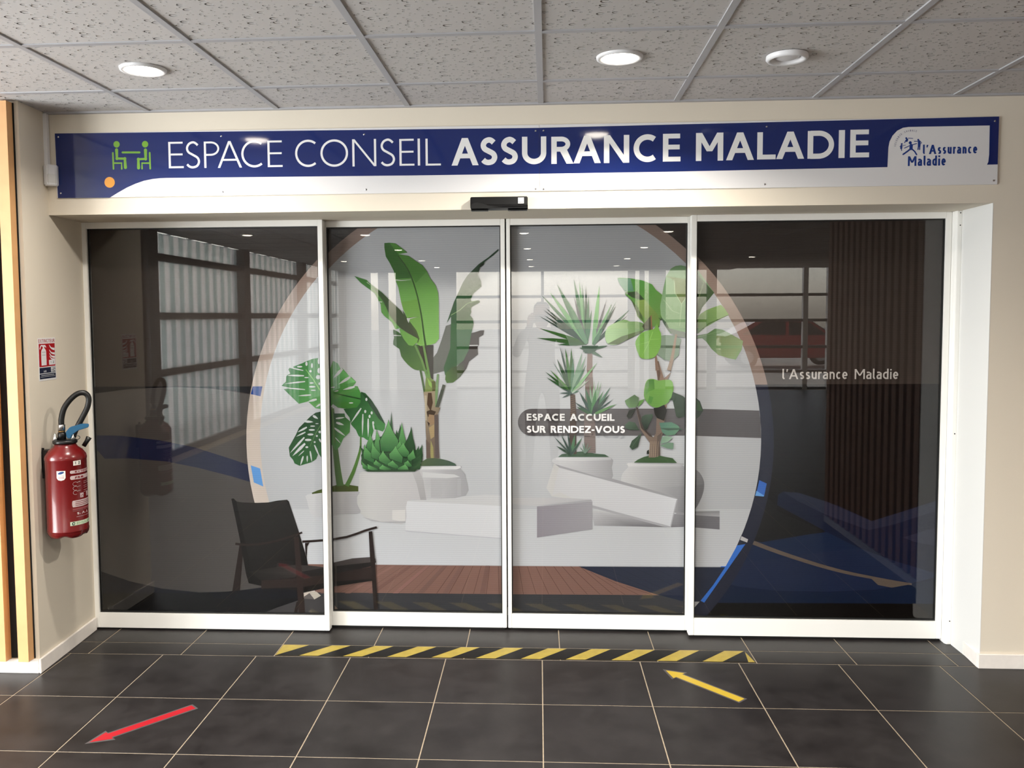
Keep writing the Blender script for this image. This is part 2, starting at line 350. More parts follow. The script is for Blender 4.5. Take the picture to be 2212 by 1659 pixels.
# ================================================================== the setting
# ---- floor: grout bed, square tiles, cut strips in the door recess
S_T, XF, YF, XR_, YR_, FA = (0.4527, -2.1652, 0.0037, -2.0806, 0.1475, 0.00381)
floor = struct(box('floor', grout, None, XL, XR, YB, 0.75, -0.06, -0.0012), 'dark grey square floor tiles with beige grout lines')
def rotf(x, y, a): return (x * math.cos(a) - y * math.sin(a), x * math.sin(a) + y * math.cos(a))
def tile_mesh(w, d, name='floor_tile'):
    g = .0023; c = .0009
    mb = MB(); x0, x1, y0, y1 = g, w - g, g, d - g
    vs = [(x0, y0, -.012), (x1, y0, -.012), (x1, y1, -.012), (x0, y1, -.012), (x0, y0, -c), (x1, y0, -c), (x1, y1, -c), (x0, y1, -c), (x0 + c, y0 + c, 0), (x1 - c, y0 + c, 0), (x1 - c, y1 - c, 0), (x0 + c, y1 - c, 0)]
    fs = [(0, 1, 5, 4), (1, 2, 6, 5), (2, 3, 7, 6), (3, 0, 4, 7), (4, 5, 9, 8), (5, 6, 10, 9), (6, 7, 11, 10), (7, 4, 8, 11), (8, 9, 10, 11)]
    mb.add(vs, fs); return mb
tm = tile_mesh(S_T, S_T).mesh('floor_tile', tile_m)
rest = MB(); rest_src = tile_mesh(S_T, S_T)
for j in range(0, 31):
    for i in range(-5, 19):
        x, y = rotf(XF + S_T * i, YF - S_T * (j + 1), FA)
        if x < XL or x + S_T > XR + .1 or y < YB: continue
        if (x > 2.29 or x < -2.35) and y > -.25: continue
        near = j < 14 and -4 <= i <= 13
        if near:
            o = link('floor_tile', tm, floor); o.location = (x, y, 0); o.rotation_euler = (0, 0, FA)
        else: rest.add([(Vector((x, y, 0)) + Matrix.Rotation(FA, 3, 'Z') @ Vector(v)) for v in rest_src.v], rest_src.f)
o = rest.build('distant_floor_tiles', tile_m, floor); o['kind'] = 'stuff'
for y0, d in ((YF, YR_ - YF), (YR_, S_T)):
    strip = tile_mesh(S_T, d).mesh('floor_tile', tile_m)
    for i in range(0, 9):
        x, y = rotf(XR_ + S_T * i, y0, FA)
        o = link('floor_tile', strip, floor); o.location = (x, y, 0); o.rotation_euler = (0, 0, FA)
    wl = XR_ + 2.21; cut = tile_mesh(wl, d).mesh('cut_floor_tile', tile_m)
    o = link('cut_floor_tile', cut, floor); o.location = (*rotf(-2.21, y0, FA), 0); o.rotation_euler = (0, 0, FA)
    wr = 2.10 - (XR_ + S_T * 9); cut = tile_mesh(wr, d).mesh('cut_floor_tile', tile_m)
    o = link('cut_floor_tile', cut, floor); o.location = (*rotf(XR_ + S_T * 9, y0, FA), 0); o.rotation_euler = (0, 0, FA)

# ---- ceiling: lay-in tiles on a bar grid
XC, YBAR, CA = (-1.7010, 0.3736, -0.00720)
ceiling = struct(box('ceiling', tbar, None, XL, XR, YB, 0.05, H + .03, H + .1), 'suspended ceiling of fissured tiles in a white grid')
cm = MB().box(.002, .598, .002, .598, 0, .012).mesh('ceiling_tile', ceil_m)
cm_p = MB().box(.002, .598, .002, YBAR + .03, 0, .012).mesh('cut_ceiling_tile', ceil_m)
rest = MB()
for j in range(-1, 23):
    for i in range(-5, 14):
        x, y = rotf(XC + .6 * i, -YBAR - .6 * (j + 1), CA)
        if x < XL - .5 or x > XR or y < YB - .5: continue
        if j == -1:
            o = link('cut_ceiling_tile', cm_p, ceiling); y = rotf(XC + .6 * i, -YBAR, CA)[1]
        elif j < 15: o = link('ceiling_tile', cm, ceiling)
        else:
            rest.box(x + .002, x + .598, y + .002, y + .598, H + .004, H + .016); continue
        o.location = (x, y, H + .004); o.rotation_euler = (0, 0, CA)
o = rest.build('distant_ceiling_tiles', ceil_m, ceiling); o['kind'] = 'stuff'
for i in range(-4, 14):
    o = box('grid_runner', tbar, ceiling, -.012, .012, YB, .0, H - .001, H + .012); o.location = (XC + .6 * i, 0, 0); o.rotation_euler = (0, 0, CA)
for j in range(0, 23):
    o = box('grid_cross_bar', tbar, ceiling, XL - .1, XR + .1, -.012, .012, H - .0005, H + .012); o.location = (0, -YBAR - .6 * j, 0); o.rotation_euler = (0, 0, CA)
box('wall_angle', tbar, ceiling, -2.19, 2.6, -.022, 0.0, H - .004, H + .01)

# ---- walls round the door
YD = .31; LZ = 2.089
wf = MB(); wf.box(-2.30, 2.081, 0, .5, LZ, H + .03); wf.prism([(2.081, 0), (2.32, 0), (2.32, .5), (2.10, .5), (2.10, .27)], 'z', 0, H + .03)
struct(wf.build('wall_front', paint), 'cream wall above and beside the sliding doors')
struct(MB().box(2.0795, 2.0815, .0005, .27, 0, LZ).prism([(2.0795, -.0004), (2.0815, -.0004), (2.1015, .27), (2.0995, .27)], 'z', 0, LZ).build('trim_1', paint_w), 'white painted right reveal of the door opening')
wl = MB().prism([(-2.183, -.224), (-2.195, 0), (-2.212, .31), (-2.22, .5), (-2.30, .5), (-2.30, -.224)], 'z', 0, H + .03)
struct(wl.build('wall_left', paint), 'cream return wall carrying the fire extinguisher')
struct(box('wall_left_front', paint, None, XL, -2.301, -.224, .5, 0, H + .03), 'wall behind the oak battens')
struct(box('wall_back_of_doors', dark_gap, None, -2.4, 2.4, .72, .76, -.05, H))
# skirtings
struct(MB().prism([(-2.182, -.237), (-2.171, -.237), (-2.183, 0), (-2.199, .30), (-2.211, .30)], 'z', 0, .066).build('baseboard_left', skirt, bevel=.002), 'white skirting along the left return wall')
struct(box('baseboard_left_front', skirt, None, XL, -2.1825, -.237, -.2245, 0, .064, bevel=.002), 'white skirting block under the oak battens')
b_r = struct(empty('baseboard_right'), 'white skirting round the right corner of the opening')
MB().box(2.069, 2.32, -.012, -.0008, 0, .066).build('skirting_length', skirt, b_r, .002)
MB().prism([(2.0675, .0), (2.079, 0), (2.0895, .135), (2.078, .135)], 'z', 0, .065).build('skirting_length', skirt, b_r, .002)
MB().prism([(2.0782, .136), (2.0897, .136), (2.0995, .27), (2.087, .27)], 'z', 0, .065).build('skirting_length', skirt, b_r, .002)

# ---- oak batten cladding on the left front wall
clad = tag(empty('batten_cladding', (-2.19, -.225, .066)), 'oak vertical batten cladding on black backing at the left edge', 'wall cladding')
box('backing', black_felt, clad, XL + 2.19, -.012, -.0045, 0.0, .002, H - .070)
bt = MB().box(0, .048, -.046, -.005, 0, H - .070).mesh('batten', oak)
for k in range(19):
    o = link('batten', bt, clad); o.location = (-.065 - k * .106, 0, 0)

# ---- sliding door panels with printed film
PRINT = [
[[[72,68,67],[],[-21900,700,0,11542,1830,215,2412,100,1914,-106,2375,-355,1415,-400,-237,-10996]],
 [[16,15,20],[],[-21900,12564,4723,11,1914,-3,2143,-3,-107,-497,-1089,213,-1427,175,-1915,88,-2413,-105,-1829,-224]],
 [[33,37,62],[],[-21900,10054,1264,-18,2075,-234,1774,-352,2001,-626,1613,-549,124,-854,-1855,538,-1672,422,-1680,327,-1934,151,-1315,-18,-395,459]],
 [[15,17,28],[],[-21900,700,0,2226,1508,-503,1711,-371,1955,-172,1709,70,1463,211,3385,330,169,11,0,-1802]],
 [[13,12,12],[],[-21900,700,0,693,1972,155,4901,12,5027,147,0,-1007]],
 [[128,110,103],[196,184,176,-12285,15723,-12442,8658],[-10000,700,0,18441,-177,-168,-477,-502,-449,-527,-422,-550,-393,-570,-361,-591,-331,-609,-298,-625,-265,-640,-232,-653,-196,-664,-162,-674,-126,-681,-91,-687,-54,-690,-18,-693,18,-692,54,-691,91,-687,126,-681,162,-673,196,-665,232,-653,265,-640,298,-625,331,-609,361,-590,393,-571,422,-550,449,-526,61,-64]],
 [[171,172,177],[],[-10000,18300,-113,-119,-427,-500,-400,-522,-373,-542,-344,-561,-314,-578,-283,-594,-252,-608,-219,-620,-187,-631,-154,-639,-120,-647,-85,-652,-52,-656,-17,-658,17,-658,52,-655,85,-653,120,-647,154,-639,187,-631,219,-620,252,-608,283,-594,314,-578,344,-561,373,-542,400,-522,427,-500,113,-119]],
 [[12,52,120],[],[-13652,12570,494,-1,-107,-506,-502,113]],
 [[88,142,205],[],[-13855,8524,484,-160,141,-930,-484,207]],
 [[180,181,186],[186,187,194,-656,6347,-670,3457],[-11657,3490,-506,972,-419,1013,-250,793,2832,18,0,-2848,-1619,-8]],
 [[118,88,80],[],[-11068,2566,-546,857,1614,2,0,-1496,-578,-1]],
 [[52,52,56],[],[-10400,1696,-197,256,597,2,0,-695]],
 [[13,13,16],[],[-21900,700,0,1083,5906,80,1178,127,3041,158,499,-602,-1454,-440,-883,-406]],
 [[60,58,60],[],[-11321,1602,95,85,1046,51,-19,-1019,-1363,-19,-2136,0,968,406]],
 [[98,72,66],[],[-10000,2549,-1344,-634,7,-16,1337,630]],
 [[98,72,66],[],[-10000,2282,-719,-359,8,-16,711,355]],
 [[98,72,66],[],[-10000,1981,-94,-51,8,-15,86,46]],
 [[110,82,76],[],[-10000,2116,0,-136,-126,-67,-277,-3]],
 [[184,183,187],[157,156,161,-10556,6905,-8335,6337],[-10942,7039,327,72,465,53,150,12,0,-1298,-333,-40,-212,16,-124,61,-99,114,-94,204,-69,257,-42,219,-53,142,-27,103]],
 [[62,74,30],[],[-10722,7123,319,132,403,115,0,-222,-699,-88]],
 [[45,99,50],[79,134,76,-11782,13218,-10277,12259],[-10299,14003,165,-92,43,-1652,-53,-847,-297,37,-384,350,-468,-121,-347,332,-420,417,374,55,-482,111,229,221,24,257,57,74,151,73,-89,202,58,92,259,-74,-72,129,449,163,150,73,374,146]],
 [[124,172,100],[],[-10917,13408,339,-462,428,-701,44,28,-436,697,-348,458]],
 [[179,180,183],[],[-11002,13135,-311,26,-313,-9,-269,-25,266,-38,312,-23,313,12]],
 [[179,180,183],[],[-10955,12836,-367,-22,-364,-51,-312,-59,316,6,367,24,364,54]],
 [[179,180,183],[],[-10959,12420,-408,52,-411,28,-354,12,349,-55,408,-51,411,-26]],
 [[179,180,183],[],[-11030,13390,-256,69,-262,45,-227,27,217,-70,257,-67,262,-43]],
 [[179,180,183],[],[-10671,12155,-235,0,-234,-30,-200,-41,203,-13,235,3,234,33]],
 [[179,180,183],[],[-10385,11946,-170,-18,-158,-63,-130,-77,150,-3,168,22,158,66]],
 [[179,180,183],[],[-10192,11694,-102,-42,-83,-71,-63,-77,96,23,101,45,82,74]],
 [[179,180,183],[],[-10162,13031,-17,-55,-44,-40,-59,-15,-60,15,-42,40,-15,55,17,55,44,41,60,14,59,-15,43,-40]],
 [[179,180,183],[],[-10129,13361,-14,-73,-33,-54,-45,-19,-44,19,-32,54,-10,73,13,74,34,53,44,20,45,-20,31,-54]],
 [[179,180,183],[],[-10605,13333,-8,-29,-22,-22,-30,-8,-30,8,-21,22,-7,29,8,29,22,22,30,8,30,-8,21,-22]],
 [[179,180,183],[],[-10540,13619,-7,-66,-17,-48,-23,-18,-22,18,-15,48,-5,66,8,66,17,48,22,18,22,-18,16,-48]],
 [[179,180,183],[],[-10801,13711,-9,-55,-23,-40,-30,-15,-29,15,-21,41,-7,55,9,55,23,40,30,14,29,-14,21,-41]],
 [[179,180,183],[],[-11075,13565,-20,-22,-52,-16,-70,-5,-71,6,-51,16,-19,22,20,22,52,16,70,6,71,-6,51,-17]],
 [[179,180,183],[],[-10120,12700,-10,-36,-28,-27,-37,-10,-37,10,-27,27,-9,37,11,36,27,27,38,10,36,-10,27,-27]],
 [[179,180,183],[],[-10763,13014,-15,-15,-41,-11,-56,-3,-56,4,-41,11,-14,14,15,15,41,11,56,3,56,-4,40,-10]],
 [[179,180,183],[],[-10509,12738,-15,-19,-41,-13,-56,-5,-55,5,-41,14,-15,18,16,18,41,14,56,5,55,-5,41,-14]],
 [[179,180,183],[],[-10420,12546,-22,-22,-62,-16,-84,-5,-83,6,-61,16,-22,22,23,22,61,16,84,6,84,-6,60,-16]],
 [[179,180,183],[],[-10404,12370,-18,-15,-48,-11,-65,-3,-65,4,-47,10,-18,15,18,15,48,11,65,3,65,-4,47,-10]],
 [[179,180,183],[],[-10169,13837,-9,-73,-23,-53,-30,-20,-29,20,-21,54,-6,73,9,73,23,54,30,19,29,-20,21,-53]],
 [[27,56,32],[44,89,48,-11277,10636,-10567,8783],[-10146,11294,-299,-66,-264,-185,-304,-296,-305,-296,-156,-334,-194,-334,-194,-335,46,-446,165,-186,71,-186,260,-118,526,158,113,38,227,149,118,298,145,-222,75,0,39,2073]],
 [[93,127,76],[],[-10209,10607,-267,-446,-308,-670,13,-6,315,666,272,441]],
 [[179,180,183],[],[-10921,10515,-181,-72,-164,-107,-131,-108,163,48,180,76,162,109]],
 [[179,180,183],[],[-10996,10258,-179,-66,-166,-93,-135,-93,158,45,177,68,165,95]],
 [[179,180,183],[],[-11072,9992,-284,-271,-254,-300,-202,-270,256,221,282,274,251,301]],
 [[179,180,183],[],[-11049,9687,-256,-206,-215,-247,-165,-232,237,160,252,209,212,250]],
 [[179,180,183],[],[-11091,9294,-113,-90,-101,-104,-80,-97,103,72,113,91,99,105]],
 [[179,180,183],[],[-11151,9012,-74,-163,-40,-175,-18,-154,79,136,71,165,37,175]],
 [[179,180,183],[],[-10787,9261,12,-198,43,-192,51,-163,2,172,-15,197,-45,192]],
 [[179,180,183],[],[-10558,9571,77,-235,108,-221,107,-183,-53,207,-79,233,-110,220]],
 [[179,180,183],[],[-10940,9023,-17,-117,10,-117,23,-100,27,100,15,117,-13,117]],
 [[179,180,183],[],[-10599,11048,76,-79,102,-40,100,-15,-54,84,-78,77,-104,37]],
 [[179,180,183],[],[-11016,10746,154,-35,158,11,138,33,-130,50,-155,31,-158,-14]],
 [[179,180,183],[],[-10308,9883,29,-87,57,-70,64,-51,-12,81,-31,85,-60,69]],
 [[179,180,183],[],[-10481,10544,-17,-15,-47,-11,-63,-4,-63,4,-46,11,-17,15,17,15,47,11,63,4,63,-4,47,-11]],
 [[179,180,183],[],[-10499,10352,-22,-23,-57,-16,-79,-6,-78,6,-57,16,-20,22,21,23,58,16,78,6,78,-6,57,-16]],
 [[179,180,183],[],[-10571,10118,-21,-26,-58,-19,-79,-7,-78,7,-57,19,-20,26,21,26,58,19,78,7,79,-7,57,-19]],
 [[179,180,183],[],[-10681,9840,-23,-29,-64,-22,-86,-8,-85,7,-63,22,-22,30,23,29,64,22,86,8,85,-7,63,-22]],
 [[179,180,183],[],[-10166,10249,-11,-34,-27,-24,-38,-9,-37,9,-27,24,-9,33,11,34,27,24,38,9,37,-9,27,-24]],
 [[179,180,183],[],[-10349,10045,-7,-26,-20,-19,-26,-7,-26,7,-19,19,-6,26,7,25,20,19,26,7,26,-6,19,-19]],
 [[179,180,183],[],[-10467,9730,-7,-23,-20,-16,-26,-6,-26,6,-19,16,-6,22,7,23,20,16,26,6,26,-6,19,-16]],
 [[179,180,183],[],[-10852,9469,-11,-26,-28,-19,-37,-7,-37,7,-27,19,-10,26,11,26,27,19,38,7,37,-7,27,-19]],
 [[179,180,183],[],[-10299,10674,-12,-10,-30,-6,-41,-3,-41,3,-30,6,-10,10,11,9,30,7,41,2,41,-2,30,-7]],
 [[32,22,20],[],[-14519,4497,209,-44,-273,-2503,-398,-4]],
 [[34,31,30],[15,13,13,-14008,6311,-12676,3537],[-14904,6792,117,24,159,-161,302,-45,790,-18,558,26,466,96,510,49,91,-92,477,-1544,388,-1388,62,-418,-318,-795,-2149,-258,-652,133,-129,466,-282,1816]],
 [[18,16,15],[],[-14904,6792,117,24,145,-185,695,-3574,-156,-656,-129,466,-282,1816]],
 [[26,23,22],[66,60,60,-12686,3071,-8966,3713],[-14088,3009,1406,248,933,126,765,-15,810,-85,174,89,0,-516,-183,-38,-1580,-110,-1682,-159]],
 [[28,25,25],[],[-10000,3281,0,-446,-184,-40,-1580,-111,472,355]],
 [[40,30,28],[],[-13445,2549,2147,164,1298,200,0,-681,-1314,-266,-2153,-354]],
 [[20,17,16],[],[-13455,2128,2147,95,1308,258,0,-264,-1315,-297,-2152,-308]],
 [[38,28,26],[],[-14763,4398,294,-36,414,-21,458,38,486,76,471,109,470,135,527,178,409,148,-32,95,-408,-145,-525,-174,-465,-132,-464,-105,-478,-72,-447,-35,-402,24,-289,37]],
 [[36,26,24],[],[-11258,4535,455,28,613,52,190,25,0,118,-199,-25,-609,-51,-454,-26]],
 [[42,31,29],[],[-11696,4823,256,26,143,-2043,100,-1960,-326,-5,-78,1869]],
 [[34,25,23],[],[-11627,1448,141,49,-107,-657,-186,-2]],
 [[30,22,20],[],[-11122,4527,232,25,-120,-209,-36,-604,-64,278]],
 [[12,13,20],[],[-15994,1872,1178,122,2109,143,1116,-81,-8,-373,-2057,-167,-2344,112]],
 [[178,170,160],[],[-10942,1971,372,28,228,-207,-352,-201]],
 [[88,82,82],[],[-11225,1734,282,190,249,-333,-534,26]]],
[[[15,17,28],[],[-10000,700,0,1602,635,39,-29,-1641]],
 [[13,12,12],[],[-10000,700,0,790,620,18,-14,-808]],
 [[134,115,107],[],[-950,700,0,20000,-7098,0,-550,-378,-550,-422,-526,-450,-326,-309,0,-18441]],
 [[171,172,177],[],[-950,700,0,20000,-6025,0,-82,-45,-561,-343,-542,-373,-522,-400,-501,-428,-477,-453,-340,-358,0,-17054,340,-358,198,-188]],
 [[180,181,186],[186,187,194,-681,6197,-696,3262],[-10000,6136,9050,59,0,-2909,-9050,-42]],
 [[118,88,80],[],[-10000,3230,9050,10,0,-1502,-9050,-27]],
 [[52,52,56],[],[-9455,700,-205,188,-340,371,0,477,9050,27,0,-1063]],
 [[98,72,66],[],[-8346,3199,-1654,-780,0,-20,1662,783]],
 [[98,72,66],[],[-7897,3203,-2103,-1050,0,-20,2111,1054]],
 [[98,72,66],[],[-7448,3208,-2552,-1355,0,-21,2560,1360]],
 [[98,72,66],[],[-7023,3212,-2564,-1492,8,-16,2565,1492]],
 [[98,72,66],[],[-6575,3216,-2381,-1488,9,-16,2381,1489]],
 [[98,72,66],[],[-6128,3221,-2197,-1486,10,-15,2196,1486]],
 [[98,72,66],[],[-5682,3225,-2013,-1483,10,-14,2013,1483]],
 [[98,72,66],[],[-5236,3230,-1831,-1480,11,-14,1831,1480]],
 [[98,72,66],[],[-4791,3234,-1648,-1477,11,-13,1649,1476]],
 [[98,72,66],[],[-4346,3238,-1467,-1474,13,-12,1466,1473]],
 [[98,72,66],[],[-3893,3242,-1272,-1470,13,-12,1272,1471]],
 [[84,58,52],[],[-3461,3216,-1038,-1490,19,-13,1037,1490]],
 [[84,58,52],[],[-3018,3219,-835,-1486,19,-11,835,1487]],
 [[84,58,52],[],[-2584,3223,-625,-1483,21,-9,624,1483]],
 [[84,58,52],[],[-2155,3226,-410,-1480,21,-5,410,1479]],
 [[84,58,52],[],[-1713,3229,-187,-1476,22,-3,187,1476]],
 [[84,58,52],[],[-1272,3232,36,-1473,22,1,-36,1472]],
 [[110,82,76],[],[-10000,1988,2331,1196,202,2,-2533,-1335]],
 [[126,94,86],[],[-6772,3193,201,2,-2416,-1485,-280,-3]],
 [[110,80,74],[],[-5900,3202,201,2,-2027,-1478,-279,-4]],
 [[126,92,86],[],[-5008,3211,200,2,-1661,-1472,-278,-3]],
 [[108,82,76],[],[-4118,3220,200,3,-1290,-1467,-277,-3]],
 [[112,84,78],[],[-3230,3230,200,2,-857,-1460,-277,-3]],
 [[108,80,74],[],[-1923,3243,199,2,-223,-1449,-274,-3]],
 [[180,179,183],[],[-6025,6585,4080,351,995,-37,0,-1016,-5077,515]],
 [[191,191,197],[193,193,199,-6031,6104,-988,5650],[-6025,6585,4897,-229,178,-14,0,-1658,-1010,53,-4085,310]],
 [[167,166,174],[],[-6046,5008,4085,-286,1011,-76,0,29,-1009,77,-4085,286]],
 [[174,173,177],[146,145,150,-4845,7579,-2955,7490],[-5321,8430,248,40,350,3,373,-5,423,-5,446,-13,316,-27,84,-43,-46,-57,-25,-65,59,-74,79,-81,63,-77,32,-40,16,-35,9,-120,74,-288,66,-374,-148,-287,-557,-128,-773,-43,-622,-12,-320,-32,-168,-2,-95,129,-27,370,46,501,44,399,-15,201,-17,101]],
 [[193,192,195],[],[-5321,8415,2156,-1,24,-97,-243,-79,-1939,-18]],
 [[184,183,187],[],[-5179,8089,1696,-114,289,-121,-678,-76,-1261,43]],
 [[162,161,165],[],[-4697,7750,582,-21,-9,-928,-584,-27]],
 [[157,156,161],[],[-3340,7732,194,50,-8,-902,-194,-16]],
 [[180,179,180],[172,169,173,-7771,7565,-5093,7089],[-8252,8101,391,50,536,-6,540,-8,550,19,555,18,405,-22,155,-69,5,-109,6,-152,60,-225,60,-270,42,-237,50,-183,32,-150,-77,-107,-288,-7,-397,36,-300,-84,-74,-341,24,-462,-53,-336,-206,-90,-283,36,-303,48,-329,17,-350,29,-300,55,-225,90,-175,117,-135,134,-92,156,-53,173,-34,162,-21,124,-4,113,12,156,29,242,44,286,48,258,0,217,5,189]],
 [[165,163,165],[148,146,149,-5665,8063,-4938,7090],[-5665,8112,390,40,189,-477,144,-1025,-302,-2,-185,830]],
 [[191,188,189],[],[-6715,6100,674,29,-8,-663,-673,142]],
 [[163,162,166],[157,156,160,-7800,5600,-6039,5466],[-8289,5745,978,-240,1283,34,-2,-93,-792,-16,-980,96]],
 [[184,183,187],[157,156,161,-10734,6763,-8479,6186],[-10000,7051,159,13,507,28,516,13,354,-24,78,-75,-84,-110,-73,-120,-5,-123,5,-132,18,-138,76,-158,89,-164,-24,-120,-207,-42,-320,2,-360,-15,-415,-73,-314,-61]],
 [[62,74,30],[],[-10000,7284,263,75,198,60,443,17,636,-95,-4,-270,-1476,-32,-60,-8]],
 [[65,96,46],[],[-9806,11372,8,-366,11,-459,0,-379,2,-375,15,-366,24,-393,35,-492,39,-491,46,-427,33,-303,375,64,-56,296,-67,416,-62,482,-56,487,-47,388,-38,357,-25,368,-22,380,-34,459,-30,364]],
 [[73,109,51],[],[-8328,10179,-5,-339,-21,-407,-57,-271,-91,-277,-134,-378,-161,-395,-201,-402,-168,-306,202,-99,150,319,186,419,144,413,115,390,73,292,38,288,-1,415,-16,340]],
 [[32,71,37],[57,114,57,-8789,11749,-7604,9937],[-9160,11357,198,7,289,53,223,430,215,384,218,-74,201,-228,156,-196,141,-226,153,-271,141,-271,129,-223,77,-200,-22,-215,-104,-147,-223,75,-230,45,-101,-306,-90,-300,-178,49,-184,132,-135,21,-107,40,-74,153,-73,180,-123,134,-116,138,-39,170,-46,193,-184,245]],
 [[27,56,32],[23,50,28,-8177,12050,-7108,10663],[-8235,12231,479,-362,355,-542,400,-785,-347,302,-355,543]],
 [[177,178,181],[],[-8272,11404,-212,-264,-182,-285,-142,-254,194,218,209,266,180,286]],
 [[177,178,181],[],[-8188,11086,-34,-402,-2,-402,13,-346,43,344,31,402,0,403]],
 [[177,178,181],[],[-7922,10844,-25,-339,11,-338,28,-291,36,291,22,338,-14,339]],
 [[177,178,181],[],[-7679,10598,12,-173,44,-166,52,-140,3,150,-15,172,-46,166]],
 [[177,178,181],[],[-7984,11218,-12,-50,-27,-30,-34,0,-27,30,-10,50,12,50,27,30,34,0,27,-30]],
 [[177,178,181],[],[-7764,10965,-11,-50,-28,-31,-34,0,-26,31,-10,50,11,49,28,31,34,0,26,-31]],
 [[177,178,181],[],[-7581,10633,-11,-50,-28,-31,-34,0,-27,31,-9,49,11,50,28,31,33,0,27,-31]],
 [[177,178,181],[],[-7652,11146,-11,-50,-28,-31,-34,0,-27,31,-9,50,11,49,28,31,33,0,27,-31]],
 [[177,178,181],[],[-7914,11839,-11,-50,-28,-30,-34,0,-27,31,-9,49,11,50,28,30,33,0,27,-30]],
 [[82,142,73],[51,108,46,-9150,13353,-9182,11489],[-9667,13819,260,-131,137,-298,84,56,349,-410,93,-37,259,-261,-154,-205,225,-19,145,-317,-9,-522,-191,-261,-528,-56,-450,56,-261,187,-230,-261,33,1829]],
 [[29,64,29],[],[-9772,12199,600,-112,898,-188,-1,-74,-524,112,-449,112]],
 [[57,112,43],[],[-9668,11713,865,0,334,-261,-528,-90,-450,60]],
 [[102,164,97],[66,126,62,-8927,13241,-9385,12832],[-9225,13390,388,-354,-397,-204,-188,0]],
 [[110,172,103],[64,124,57,-8633,12868,-9162,12646],[-8837,12999,344,-261,-444,-93,-225,1]],
 [[179,180,183],[],[-9222,13443,-190,-146,-148,-189,-105,-182,182,107,188,150,143,192]],
 [[179,180,183],[],[-8805,13036,-234,-111,-206,-158,-162,-158,214,75,232,115,203,162]],
 [[179,180,183],[],[-8574,12532,-224,-33,-212,-80,-177,-90,198,10,223,37,211,83]],
 [[179,180,183],[],[-9416,12309,-82,-5,-77,-27,-65,-33,72,-5,82,7,77,28]],
 [[179,180,183],[],[-9600,12499,-88,0,-84,-24,-71,-33,77,-11,87,2,84,26]],
 [[179,180,183],[],[-8653,11657,-16,-19,-41,-13,-57,-5,-56,5,-41,13,-15,19,16,19,41,13,57,5,56,-5,41,-13]],
 [[29,62,34],[65,118,58,-9720,10928,-8980,10104],[-9826,11302,204,-187,508,0,35,-187,259,-224,-47,-562,-210,-207,-115,-94,-137,-301,-79,-151,-192,-188,-239,338,-107,1389]],
 [[179,180,183],[],[-9568,10826,168,2,163,35,139,46,-145,13,-167,-5,-163,-37]],
 [[179,180,183],[],[-9567,10610,136,-70,151,-25,137,1,-110,79,-137,67,-153,21]],
 [[179,180,183],[],[-9675,10338,188,-168,214,-136,196,-99,-151,159,-190,166,-216,133]],
 [[179,180,183],[],[-9637,9867,102,-126,117,-112,107,-89,-81,113,-104,125,-118,110]],
 [[73,107,51],[],[-9797,11449,33,-524,45,-750,20,-601,98,6,-33,601,-57,750,-46,524]],
 [[43,74,38],[72,102,50,-6088,14774,-5509,13498],[-6537,15411,-5,-164,45,-244,-42,-193,-8,-171,150,-114,167,-114,44,-171,43,-193,141,-212,175,-199,184,-162,179,-113,137,-30,137,7,199,-65,167,87,66,587,-53,594,-253,89,-339,5,-349,239,-331,263,-272,194]],
 [[52,48,38],[],[-5267,14589,456,-48,-13,-1181,-183,0]],
 [[68,88,56],[],[-5221,13327,112,-568,98,-593,91,16,-90,595,-103,571]],
 [[96,98,94],[],[-3570,15667,-58,-1266,-238,-1089,-686,-181,-38,728,277,363,235,634,234,722]],
 [[60,58,54],[],[-4856,14610,365,-2,-19,-1750,-319,92]],
 [[46,40,38],[],[-2553,15210,204,44,272,89,181,-1,-47,-225,-227,-135,-3,-361,-69,-135,20,-363,-228,-180,-228,-181,-140,-362,-322,-408,-367,-296,-319,-22,186,455,644,725,277,543]],
 [[176,175,177],[],[-2672,14555,454,7,-1,46,-453,-8]],
 [[42,65,46],[55,86,57,-2001,18606,-3146,14555],[-1166,19421,18,-74,-259,-235,-445,-325,-38,-146,-204,-144,-57,-220,-56,-146,164,-332,16,-258,-391,-328,-150,-293,36,-111,371,53,73,-93,-447,-255,-38,-148,37,-74,-76,-184,147,-185,35,-259,-115,-444,-156,-889,-265,-520,-940,-742,-71,373,384,1115,14,1483,-227,-332,306,849,76,221,454,955,226,366,596,581,482,325]],
 [[55,90,57],[47,80,51,-3343,15666,-3364,13401],[-3593,15667,1156,-6,-70,-271,-164,-722,-94,-361,-367,-452,-505,-453,-231,-272,212,635]],
 [[74,102,55],[44,44,36,-3824,12947,-2999,13491],[-3867,13198,322,295,274,44,229,181,136,-46,-3,-363,-231,-317,-367,-296,-319,-22,-81,183]],
 [[132,154,109],[],[-3570,16100,449,258,372,331,480,144,-7,21,-486,-143,-376,-329,-449,-253]],
 [[29,43,31],[],[-2745,18025,520,216,36,-74,-483,-253]],
 [[30,38,26],[],[-2111,18643,222,108,-19,-128,-186,-126]],
 [[58,105,43],[114,162,83,-6451,19200,-4633,15119],[-6928,19775,262,15,298,-40,258,-186,351,-279,-467,-69,520,-97,370,-261,332,-224,220,-297,182,-370,257,-333,126,-407,22,-443,-8,-1853,-171,-222,-262,-92,-337,-35,-188,-18,-186,112,116,260,-331,559,-256,485,-181,446,-108,371,-140,741,-144,371,-69,443,-218,445,-183,296,-68,443]],
 [[52,93,40],[],[-6928,19775,262,15,439,-593,694,-1185,-860,-48,-69,388,-218,445,-183,296,-68,443]],
 [[71,122,50],[],[-6666,19783,298,-33,258,-186,351,-279,-467,-69]],
 [[70,115,49],[],[-6208,19179,502,-60,370,-261,332,-224,220,-297,-565,-585,-183,297]],
